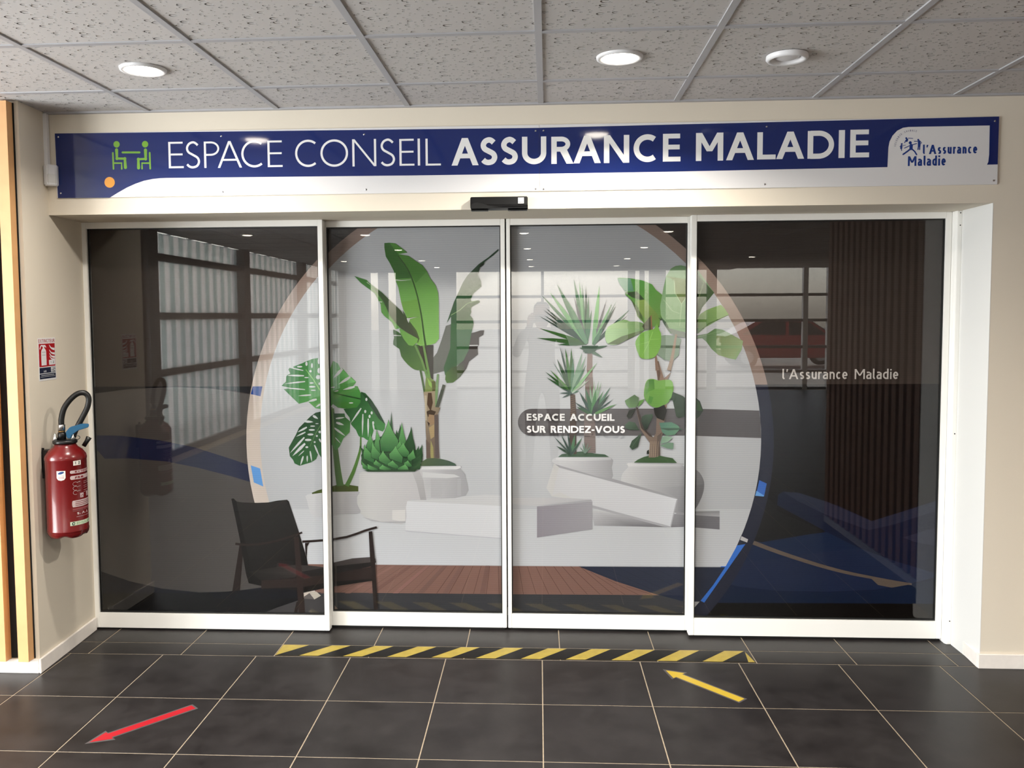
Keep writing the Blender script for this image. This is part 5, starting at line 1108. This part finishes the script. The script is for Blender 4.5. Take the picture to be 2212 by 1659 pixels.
for zz, s_ in ((.150, 1), (.128, .9), (.112, .9), (.100, .8)):
    pic += stroke(cat([(.098 - .004 * s_, zz + .014 * s_), (.112, zz - .002), (.142, zz - .008 * s_)]), .003, .012 * s_)
pic += [R4(.088, .142, .070, .093)]
flat('white_pictogram', pic, -.0026, plastic_w, es)
for z in (.131, .117): flat('band_line', [R4(.030, .060, z, z + .0015)], -.0029, alu, es)
flat('number_lettering', text('1', .102, .109, .077, .010, .002) + text('2', .122, .131, .077, .010, .002), -.0029, ink_k, es)
flat('class_lettering', text('A', .040, .049, .038, .009, .0018) + text('B', .054, .062, .038, .009, .0018) + [R4(.103, .121, .037, .058), R4(.124, .142, .037, .058)] + [R4(.016, .13, .0235, .0255), R4(.012, .138, .0170, .0182)], -.0026, plastic_w, es)
flat('class_symbols', stroke([(.106, .041), (.112, .053), (.118, .041)], .004) + stroke(arc(.133, .047, .005, .007, 0, 320, 12), .004), -.0029, navy_p, es)

# ---- fire extinguisher
EX, EY, EZ, ER = -2.086, -.124, .606, .0885
fe = tag(empty('fire_extinguisher', (EX, EY, EZ)), 'red fire extinguisher with black hose hung on the left wall', 'fire extinguisher')
mb = MB(); mb.smooth = True
mb.lathe([(.070, .022), (ER, .030), (ER, .036), (ER - .0015, .040), (ER - .0015, .355), (ER, .359), (ER, .366), (ER - .003, .378), (ER - .016, .398), (ER - .036, .414), (.046, .425), (.044, .432)], n=48)
mb.build('cylinder', red_enamel, fe)
mb = MB(); mb.smooth = True; n = 72; vs = []; 
for k, (r, zf) in enumerate(((ER - .001, 1), (ER - .002, .55), (ER - .010, .12), (ER - .022, 0), (ER - .030, .3))):
    for i in range(n):
        a = 2 * math.pi * i / n; sc_ = (.5 + .5 * math.cos(5 * a)) ** 2 * .010
        vs.append((r * math.cos(a), r * math.sin(a), .034 * zf + sc_ * (1 - zf)))
mb.add(vs, [(k * n + (i + 1) % n, k * n + i, (k + 1) * n + i, (k + 1) * n + (i + 1) % n) for k in range(4) for i in range(n)])
mb.build('foot_ring', red_enamel, fe)
mb = MB(); mb.smooth = True; mb.lathe([(.050, .430), (.052, .434), (.052, .444), (.046, .447), (.020, .449)], n=32); mb.build('collar', plastic_b, fe)
# directions: camera sees the body from azimuth -60 degrees; u = towards picture right, v = towards the viewer
ur = Vector((.87, .5, 0)); uv = Vector((.5, -.87, 0))
def L3(a, b, z): return ur * a + uv * b + Vector((0, 0, z))
def lath_at(name, m, prof, a, b, z=0, n=16):
    mb = MB(); mb.smooth = True; p = L3(a, b, 0); mb.lathe(prof, (p.x, p.y, z), n); return mb.build(name, m, fe)
for a in (-.040, .032): lath_at('cap_nut', chrome, [(.011, .444), (.011, .456), (.008, .462), (.006, .476), (.002, .480)], a, .006)
vb = lath_at('valve_body', plastic_b, [(.018, .446), (.018, .478), (.014, .482)], -.012, .0)
lath_at('brass_ring', brass, [(.0145, .482), (.0145, .490)], -.012, 0)
lath_at('hose_ferrule', chrome, [(.0155, .490), (.0155, .515), (.014, .517)], -.012, 0)
hp = cat([tuple(L3(a, b, z)) for a, b, z in ((-.012, 0, .513), (-.011, 0, .545), (.002, -.002, .592), (.030, -.004, .632), (.062, -.006, .656), (.090, -.006, .655), (.104, -.005, .632), (.098, -.004, .592), (.078, -.002, .550), (.058, 0, .512), (.042, .0, .480), (.034, .0, .455))], 5)
mb = MB(); mb.smooth = True; mb.tube(hp, .0125, 14); mb.build('hose', rubber, fe)
lv = [(.008, .455), (.022, .452), (.030, .468), (.055, .487), (.100, .500), (.101, .515), (.070, .517), (.022, .504), (.004, .482)]
mb = MB()
A = [L3(a, .022, z) for a, z in lv]; B = [L3(a, .004, z) for a, z in lv]; n = len(lv)
mb.add(A + B, [tuple(range(n)), tuple(range(2 * n - 1, n - 1, -1))] + [(i, n + i, n + (i + 1) % n, (i + 1) % n) for i in range(n)])
mb.build('lever', blue_pl, fe, .0025)
mb = MB(); mb.tube([tuple(L3(.030 + .016 + .016 * math.cos(t), .010, .454 + .010 * math.sin(t))) for t in [i * math.pi / 6 for i in range(13)]], .0016, 6); mb.build('pin_ring', plastic_b, fe)
mb = MB(); mb.smooth = True; mb.tube([tuple(L3(.076, -.02, .408)), tuple(L3(.090, -.02, .430)), tuple(L3(.100, -.02, .448))], [.010, .010, .013], 12); mb.build('nozzle', plastic_b, fe)
mb = MB(); mb.tube([tuple(L3(-.060, -.050, z) + Vector((0, 0, 0))) if False else tuple(L3(-.0915 - .006 * math.sin((z - .28) / .13 * math.pi), -.035, z)) for z in [.28 + .01 * i for i in range(14)]], .006, 8); mb.build('wall_bracket', plastic_b, fe)
box('bracket_plate', plastic_b, fe, -.108, -.060, -.02, .02, .27, .40)
def wrapped(name, polys, m, z0=0, lift=.0006):
    """print wrapped round the cylinder: u along the circumference (metres, 0 = facing away from the wall), v up"""
    mb = MB()
    for p in polys:
        ar = sum(p[i - 1][0] * p[i][1] - p[i][0] * p[i - 1][1] for i in range(len(p)))
        if ar < 0: p = p[::-1]
        q = []
        for i in range(len(p)):
            a, b = p[i], p[(i + 1) % len(p)]; q.append(a)
        # cut long shapes into narrow slices so that they follow the curve
        us = [a for a, _ in q]; u0, u1 = min(us), max(us); nn = max(1, int((u1 - u0) / .006))
        for k in range(nn):
            a, b = u0 + (u1 - u0) * k / nn, u0 + (u1 - u0) * (k + 1) / nn
            s1 = clipx(q, b, True); s1 = clipx(s1, a, False) if s1 and nn > 1 else (s1 or q)
            if not s1: continue
            R = ER - .0015 + lift
            mb.add([(R * math.cos(u / ER), R * math.sin(u / ER), v + z0) for u, v in s1], [tuple(range(len(s1)))])
    return mb.build(name, m, fe)
lab_g = mat('label_grey', (196, 176, 176), .4); lab_w = mat('label_white', (226, 222, 214), .4); lab_red = mat('label_maroon', (120, 14, 20), .4)
lab_gr = mat('label_green', (110, 160, 104), .4); lab_pale = mat('label_pale_green', (206, 218, 194), .4); lab_bl = mat('badge_blue', (30, 66, 120), .4)
DG = math.pi / 180 * ER
def bar(u0, u1, v0, v1, r=.006): return [(u0 + r, v0), (u1 - r, v0)] + [(u1 - r + r * math.cos(a), (v0 + v1) / 2 + (v1 - v0) / 2 * math.sin(a)) for a in (-1, -.5, 0, .5, 1)] + [(u1 - r, v1), (u0 + r, v1)] + [(u0 + r - r * math.cos(a), (v0 + v1) / 2 + (v1 - v0) / 2 * math.sin(a)) for a in (1, .5, 0, -.5, -1)]
wrapped('number_label', [R4(-40 * DG, -16 * DG, .336, .358)], lab_w)
wrapped('number_lettering', text('1', -35 * DG, -31 * DG, .341, .012, .0026) + text('2', -25 * DG, -20 * DG, .341, .012, .0026), ink_k, lift=.0012)
wrapped('label_bar', [bar(-50 * DG, 62 * DG, .300, .314)], lab_g); wrapped('label_bar', [bar(-50 * DG, 62 * DG, .272, .290)], lab_g)
wrapped('bar_lettering', text('EXTINCTEUR', -36 * DG, 48 * DG, .303, .0085, .0026) + text('PRO', -36 * DG, -8 * DG, .276, .009, .004), lab_red, lift=.0012)
pg = []
for k, v in enumerate((.252, .232, .212)):
    pg += stroke(arc(-36 * DG, v, .011, .009, 20, 300, 10), .0012) + stroke([(-30 * DG, v + .006), (-20 * DG, v + .008)], .0012)
    pg += [R4(-8 * DG, 40 * DG, v + .004, v + .0052), R4(-8 * DG, 36 * DG, v - .004, v - .0028)]
for a in (-22, 4): wrapped('symbol_square', [R4(a * DG, (a + 13) * DG, .186, .206)], lab_g)
pg += [R4(-46 * DG, 50 * DG, .128, .1286), R4(-36 * DG, 36 * DG, .100, .1012)]
wrapped('instruction_pictograms', pg, lab_g)['kind'] = 'stuff'
wrapped('maker_lettering', text('S.A.I.', -34 * DG, 12 * DG, .110, .011, .0036), lab_g)
wrapped('square_symbol', stroke([(-20 * DG, .189), (-14 * DG, .199), (-10 * DG, .190)], .003), lab_red, lift=.0012); wrapped('square_symbol', stroke([(6 * DG, .190), (13 * DG, .202)], .003), lab_red, lift=.0012)
wrapped('warning_box', [bar(-47 * DG, 58 * DG, .146, .176, .004)], lab_g)
for z in (.168, .160, .152): wrapped('warning_line', [R4(-38 * DG, 50 * DG, z, z + .0022)], lab_red, lift=.0012)
wrapped('grey_rule', [R4(-46 * DG, 56 * DG, .132, .140)], mat('label_rose', (142, 70, 74), .4))
wrapped('additive_strip', [R4(-54 * DG, 50 * DG, .062, .080)], lab_pale)
wrapped('additive_lettering', text('EMULSEUR', -36 * DG, 34 * DG, .066, .010, .0018), lab_gr, lift=.0012)
wrapped('recycling_mark', stroke(arc(-45 * DG, .071, .0055, .0055, 0, 330, 12), .004), mat('recycle_dark', (20, 60, 44), .4), lift=.0012)
wrapped('approval_badge', [[(-86 * DG, .316), (-62 * DG, .316), (-62 * DG, .284), (-66 * DG, .275), (-74 * DG, .272), (-82 * DG, .275), (-86 * DG, .284)]], lab_w)
wrapped('badge_mark', [[(-74 * DG + .013 * math.cos(a), .307 + .0055 * math.sin(a) + .003 * math.cos(a)) for a in [i * math.pi / 8 for i in range(16)]]], lab_bl, lift=.0012)
wrapped('badge_grey', [R4(-82 * DG, -66 * DG, .294, .2965), R4(-82 * DG, -66 * DG, .280, .291)], lab_g, lift=.0012)

# ---- ceiling fittings
def m_lamp():
    m = bpy.data.materials.new('lamp_glow'); m.use_nodes = True; nt = m.node_tree; b = nt.nodes['Principled BSDF']
    b.inputs['Base Color'].default_value = (.9, .9, .88, 1); b.inputs['Emission Color'].default_value = (1, .9, .76, 1); b.inputs['Emission Strength'].default_value = 26
    return m
lamp_m = m_lamp()
def downlight():
    r = empty('downlight')
    mb = MB(); mb.smooth = True; mb.lathe([(.058, .0035), (.062, -.002), (.075, -.007), (.084, -.005), (.086, .0035)], n=40, cap=False); mb.build('trim_ring', plastic_w, r)
    mb = MB(); mb.smooth = True; mb.lathe([(.002, -.014), (.036, -.012), (.052, -.007), (.057, -.001), (.058, .003)], n=32); mb.build('lamp_lens', lamp_m, r)
    return r
proto = downlight()
spots = [(-1.415, -.655, 'lit round ceiling downlight above the left end of the sign'), (.389, -.672, 'lit round ceiling downlight above the middle of the sign')]
ROW = {-2.95: 'first', -5.2: 'second', -7.5: 'third', -9.9: 'fourth', -12.0: 'fifth'}; COLUMN = {-1.95: 'left', -.1: 'middle', 1.55: 'right', -3.3: 'far left', 3.6: 'far right'}
far = [(x, y) for y in (-2.95, -5.2, -7.5, -9.9, -12.0) for x in (-1.95, -.1, 1.55)] + [(-3.3, -5.2), (-3.3, -9.9), (3.6, -5.2), (3.6, -9.9)]
for k, (x, y, lb) in enumerate(spots + [(a, b, 'mirrored downlight in the %s column, %s row behind the viewer' % (COLUMN[a], ROW[b])) for a, b in far]):
    if k == 0: o = proto
    else:
        o = proto.copy(); COL.objects.link(o)
        for ch in proto.children: c = ch.copy(); COL.objects.link(c); c.parent = o
    o.location = (x, y, H); tag(o, lb, 'downlight', 'recessed downlights in the tiled ceiling')
    d = bpy.data.lights.new('lamp_beam', 'AREA'); d.shape = 'DISK'; d.size = .12; d.energy = 20; d.color = (1, .93, .83); d.spread = math.radians(150)
    l = bpy.data.objects.new('lamp_beam', d); COL.objects.link(l); l.parent = o; l.location = (0, 0, -.018)
vt = tag(empty('air_valve', (1.002, -.645, H)), 'round white air valve in the ceiling, unlit', 'air vent')
mb = MB(); mb.smooth = True; mb.lathe([(.074, .002), (.075, -.010), (.068, -.018), (.054, -.012), (.048, .010)], n=48, cap=False); mb.build('outer_ring', plastic_w, vt)
mb = MB(); mb.smooth = True; mb.lathe([(.002, -.011), (.030, -.010), (.044, -.004), (.045, .004)], n=48, cap=True); mb.build('centre_disc', plastic_w, vt)
mb = MB(); mb.lathe([(.0495, .011), (.0495, .014)], n=32); mb.build('dark_throat', dark_gap, vt)

# ---- floor markings
tp = tag(empty('hazard_tape', (-1.18, .0, 0)), 'yellow and black striped warning tape in front of the doors', 'floor tape')
x0, x1, y0, y1 = (-1.1700, 1.0820, 0.0130, 0.1420)
def tape_pt(x, y): q = rotf(x, y, FA); return (q[0] + 1.18, q[1], .0012)
mb = MB(); mb.add([tape_pt(x0, y0), tape_pt(x1, y0), tape_pt(x1 - .012, y0 + .08), tape_pt(x1 - .02, y1), tape_pt(x0, y1)], [(0, 1, 2, 3, 4)])
mb.v = [(a, b, .0008) for a, b, c in mb.v]; mb.build('yellow_base', yellow_t, tp)
per = 0.2108; lean = .129
for k in range(11):
    a = max(x0, -1.1757 + k * per); w = -1.1757 + k * per + .1186 - a
    P = [(a, y0), (a + w, y0), (a + w + lean, y1), (a + lean, y1)]
    if a + w + lean > x1 - .02: P = [(a, y0), (min(a + w, x1), y0), (x1 - .018, y1), (min(a + lean, x1 - .018), y1)]
    mb = MB(); mb.add([tape_pt(u, min(v, y1)) for u, v in P], [(0, 1, 2, 3)]); mb.build('black_stripe', black_t, tp)
def arrow(name, label, tip, tail, w, hw, hl, m):
    o = tag(empty(name, (*tip, 0)), label, 'floor sticker'); d = Vector(tail) - Vector(tip); L = d.length; d.normalize(); nrm = Vector((-d.y, d.x))
    def shape(g):
        pts = [(-g * 2.2, 0), (hl + g * .4, hw + g * 1.8), (hl + g * .4, w + g), (L + g, w + g), (L + g, -w - g), (hl + g * .4, -w - g), (hl + g * .4, -hw - g * 1.8)]
        return [tuple(d * a + nrm * b) for a, b in pts]
    MB().add([(*p, .0007) for p in shape(.008)], [tuple(range(6, -1, -1))]).build('clear_border', clear_b, o)
    MB().add([(*p, .0011) for p in shape(0)], [tuple(range(6, -1, -1))]).build('arrow', m, o)
    return o
arrow('floor_arrow', 'red arrow sticker on the floor pointing to the lower left', (-1.6197, -0.8373), (-1.3423, -0.5337), 0.019, 0.036, 0.075, red_a)
arrow('floor_arrow', 'yellow arrow sticker on the floor pointing towards the doors', (0.6563, -0.0905), (0.9286, -0.3776), 0.021, 0.04, 0.075, yellow_a)

# ---- the person taking the picture (seen mirrored in the glass)
def person():
    p = tag(empty('person', (.1, -4.25, 0)), 'person in dark clothes holding up a phone, mirrored in the glass', 'person')
    skin = mat('skin', (176, 132, 108), .55); cloth = mat('dark_clothes', (52, 50, 54), .85, noise=(20, .1)); hair = mat('short_hair', (40, 32, 28), .7)
    V = []; E = []; Rd = []
    def jn(pt, r, prev=None):
        V.append(pt); Rd.append(r if isinstance(r, tuple) else (r, r))
        if prev is not None: E.append((prev, len(V) - 1))
        return len(V) - 1
    pel = jn((0, 0, .94), (.165, .115)); ab = jn((0, .01, 1.12), (.155, .11), pel); ch = jn((0, 0, 1.30), (.175, .12), ab); up = jn((0, -.01, 1.42), (.14, .09), ch)
    for s in (-1, 1):
        h = jn((s * .10, 0, .84), .095, pel); t = jn((s * .115, .01, .66), .082, h); k = jn((s * .12, .015, .48), .062, t); c = jn((s * .125, -.005, .34), .058, k); a = jn((s * .13, -.01, .10), .042, c); jn((s * .135, .0, .045), .044, a)
        sh = jn((s * .19, -.01, 1.405), .066, up); el = jn((s * .27, .10, 1.19), .050, sh); fa = jn((s * .20, .22, 1.34), .042, el); jn((s * .12, .31, 1.50), .032, fa)
    me = bpy.data.meshes.new('clothed_body'); me.from_pydata(V, E, []); o = link('clothed_body', me, p)
    md = o.modifiers.new('skin', 'SKIN'); sd = o.modifiers.new('sub', 'SUBSURF'); sd.levels = 2; sd.render_levels = 2
    if not me.skin_vertices: me.skin_vertices.new()
    for i, r in enumerate(Rd): me.skin_vertices[0].data[i].radius = r
    me.skin_vertices[0].data[0].use_root = True; me.materials.append(cloth)
    mb = MB(); mb.smooth = True      # head and neck
    prof = [(.052, 1.40), (.050, 1.46), (.055, 1.49), (.066, 1.51), (.076, 1.56), (.079, 1.62), (.077, 1.67), (.066, 1.705), (.040, 1.728), (.004, 1.734)]
    mb.lathe(prof, (0, .01, 0), 24); mb.v = [(x, y * 1.18 + (.012 if 1.5 < z < 1.6 and y > 0 else 0), z) for x, y, z in mb.v]
    mb.tube([(0, .085, 1.64), (0, .108, 1.595), (0, .10, 1.585)], [.008, .014, .008], 8)
    for s in (-1, 1): mb.lathe([(.004, -.028), (.012, -.01), (.014, .012), (.006, .03)], (s * .080, .005, 1.605), 10)
    mb.build('head', skin, p)
    mb = MB(); mb.smooth = True; mb.lathe([(.074, 1.60), (.084, 1.64), (.083, 1.68), (.071, 1.718), (.043, 1.742), (.004, 1.748)], (0, -.008, 0), 24); mb.v = [(x, y * 1.15, z) for x, y, z in mb.v]; mb.build('hair', hair, p)
    for s in (-1, 1):
        f = MB(); f.smooth = True; eye = MB(); f.lathe([(.001, -.007), (.006, -.004), (.007, 0), (.006, .004), (.001, .007)], (s * .03, .102, 1.628), 10); f.build('eye', ink_k, p)
        hnd = MB(); hnd.smooth = True                                   # palm behind the phone, fingers round its edge
        hnd.tube([(s * .12, .305, 1.49), (s * .118, .325, 1.53), (s * .112, .335, 1.575), (s * .108, .338, 1.61)], [.030, .032, .031, .018], 12)
        for q in range(4):
            z = 1.555 + q * .021; l = (.9, 1.0, .97, .8)[q]
            hnd.tube([(s * .104, .350, z), (s * .094, .350 + .022 * l, z + .004), (s * .076, .352 + .026 * l, z + .006), (s * .064, .352 + .026 * l, z + .005)], [.009, .0088, .008, .006], 8)
        hnd.tube([(s * .112, .33, 1.54), (s * .088, .334, 1.565), (s * .068, .337, 1.585), (s * .052, .338, 1.59)], [.012, .0105, .0095, .007], 8)
        hnd.build('hand', skin, p)
        ft = MB(); ft.smooth = True; ft.tube([(s * .135, -.06, .045), (s * .14, .04, .05), (s * .147, .13, .035), (s * .15, .19, .028)], [.042, .046, .040, .024], 12); ft.v = [(x, y, max(z, .001)) for x, y, z in ft.v]; ft.build('shoe', ink_k, p)
    return p
person()
ph = tag(empty('phone', (.1, -3.89, 1.575)), 'black phone held level in both hands in front of the face', 'phone')
box('case', plastic_b, ph, -.073, .073, -.008, 0, -.035, .037, bevel=.002)
MB().lathe([(.007, 0), (.007, .0015)], n=12).build('camera_lens', gasket, ph).matrix_local = Matrix.Translation((.058, .0002, .026)) @ Matrix.Rotation(math.radians(-90), 4, 'X')

# ---- red car parked outside, a reflection in the right-hand panel
def car():
    c = tag(empty('car', (7.4, -21.5, 0)), 'red hatchback car parked outside, mirrored in the right panel', 'car')
    red = mat('car_red', (170, 26, 30), .25, coat=.8); dg = mat('car_window', (30, 34, 38), .08); rb = mat('tyre', (20, 20, 20), .8)
    body = [(-2.0, .30), (2.0, .30), (2.08, .55), (2.0, .78), (1.2, .92), (.55, 1.38), (-.9, 1.44), (-1.7, 1.0), (-2.0, .92), (-2.06, .6)]
    MB().prism(body, 'y', -.82, .82).build('body', red, c, .06)
    for s in (-1, 1):
        MB().prism([(1.0, .97), (.50, 1.32), (-.1, 1.36), (-.1, .97)], 'y', s * .825, s * .835).build('side_window', dg, c)
        MB().prism([(-.2, .97), (-.2, 1.36), (-.85, 1.36), (-1.45, .99)], 'y', s * .825, s * .835).build('side_window', dg, c)
        for x in (-1.3, 1.3):
            w = MB(); w.smooth = True; w.lathe([(.31, -.1), (.32, 0), (.31, .1)], n=24); o = w.build('wheel', rb, c); o.matrix_local = Matrix.Translation((x, s * .76, .32)) @ Matrix.Rotation(math.radians(90), 4, 'X')
            h = MB(); h.lathe([(.19, -.105), (.19, .105)], n=16); h.build('hub_cap', chrome, o)
        box('headlight', plastic_w, c, 1.86, 2.04, s * .66 - .14, s * .66 + .14, .66, .76); box('tail_light', red_p, c, -2.06, -1.96, s * .7 - .1, s * .7 + .1, .75, .95)
    MB().prism([(1.18, .95), (1.21, .97), (.60, 1.37), (.57, 1.35)], 'y', -.7, .7).build('windscreen', dg, c)
    return c
car()
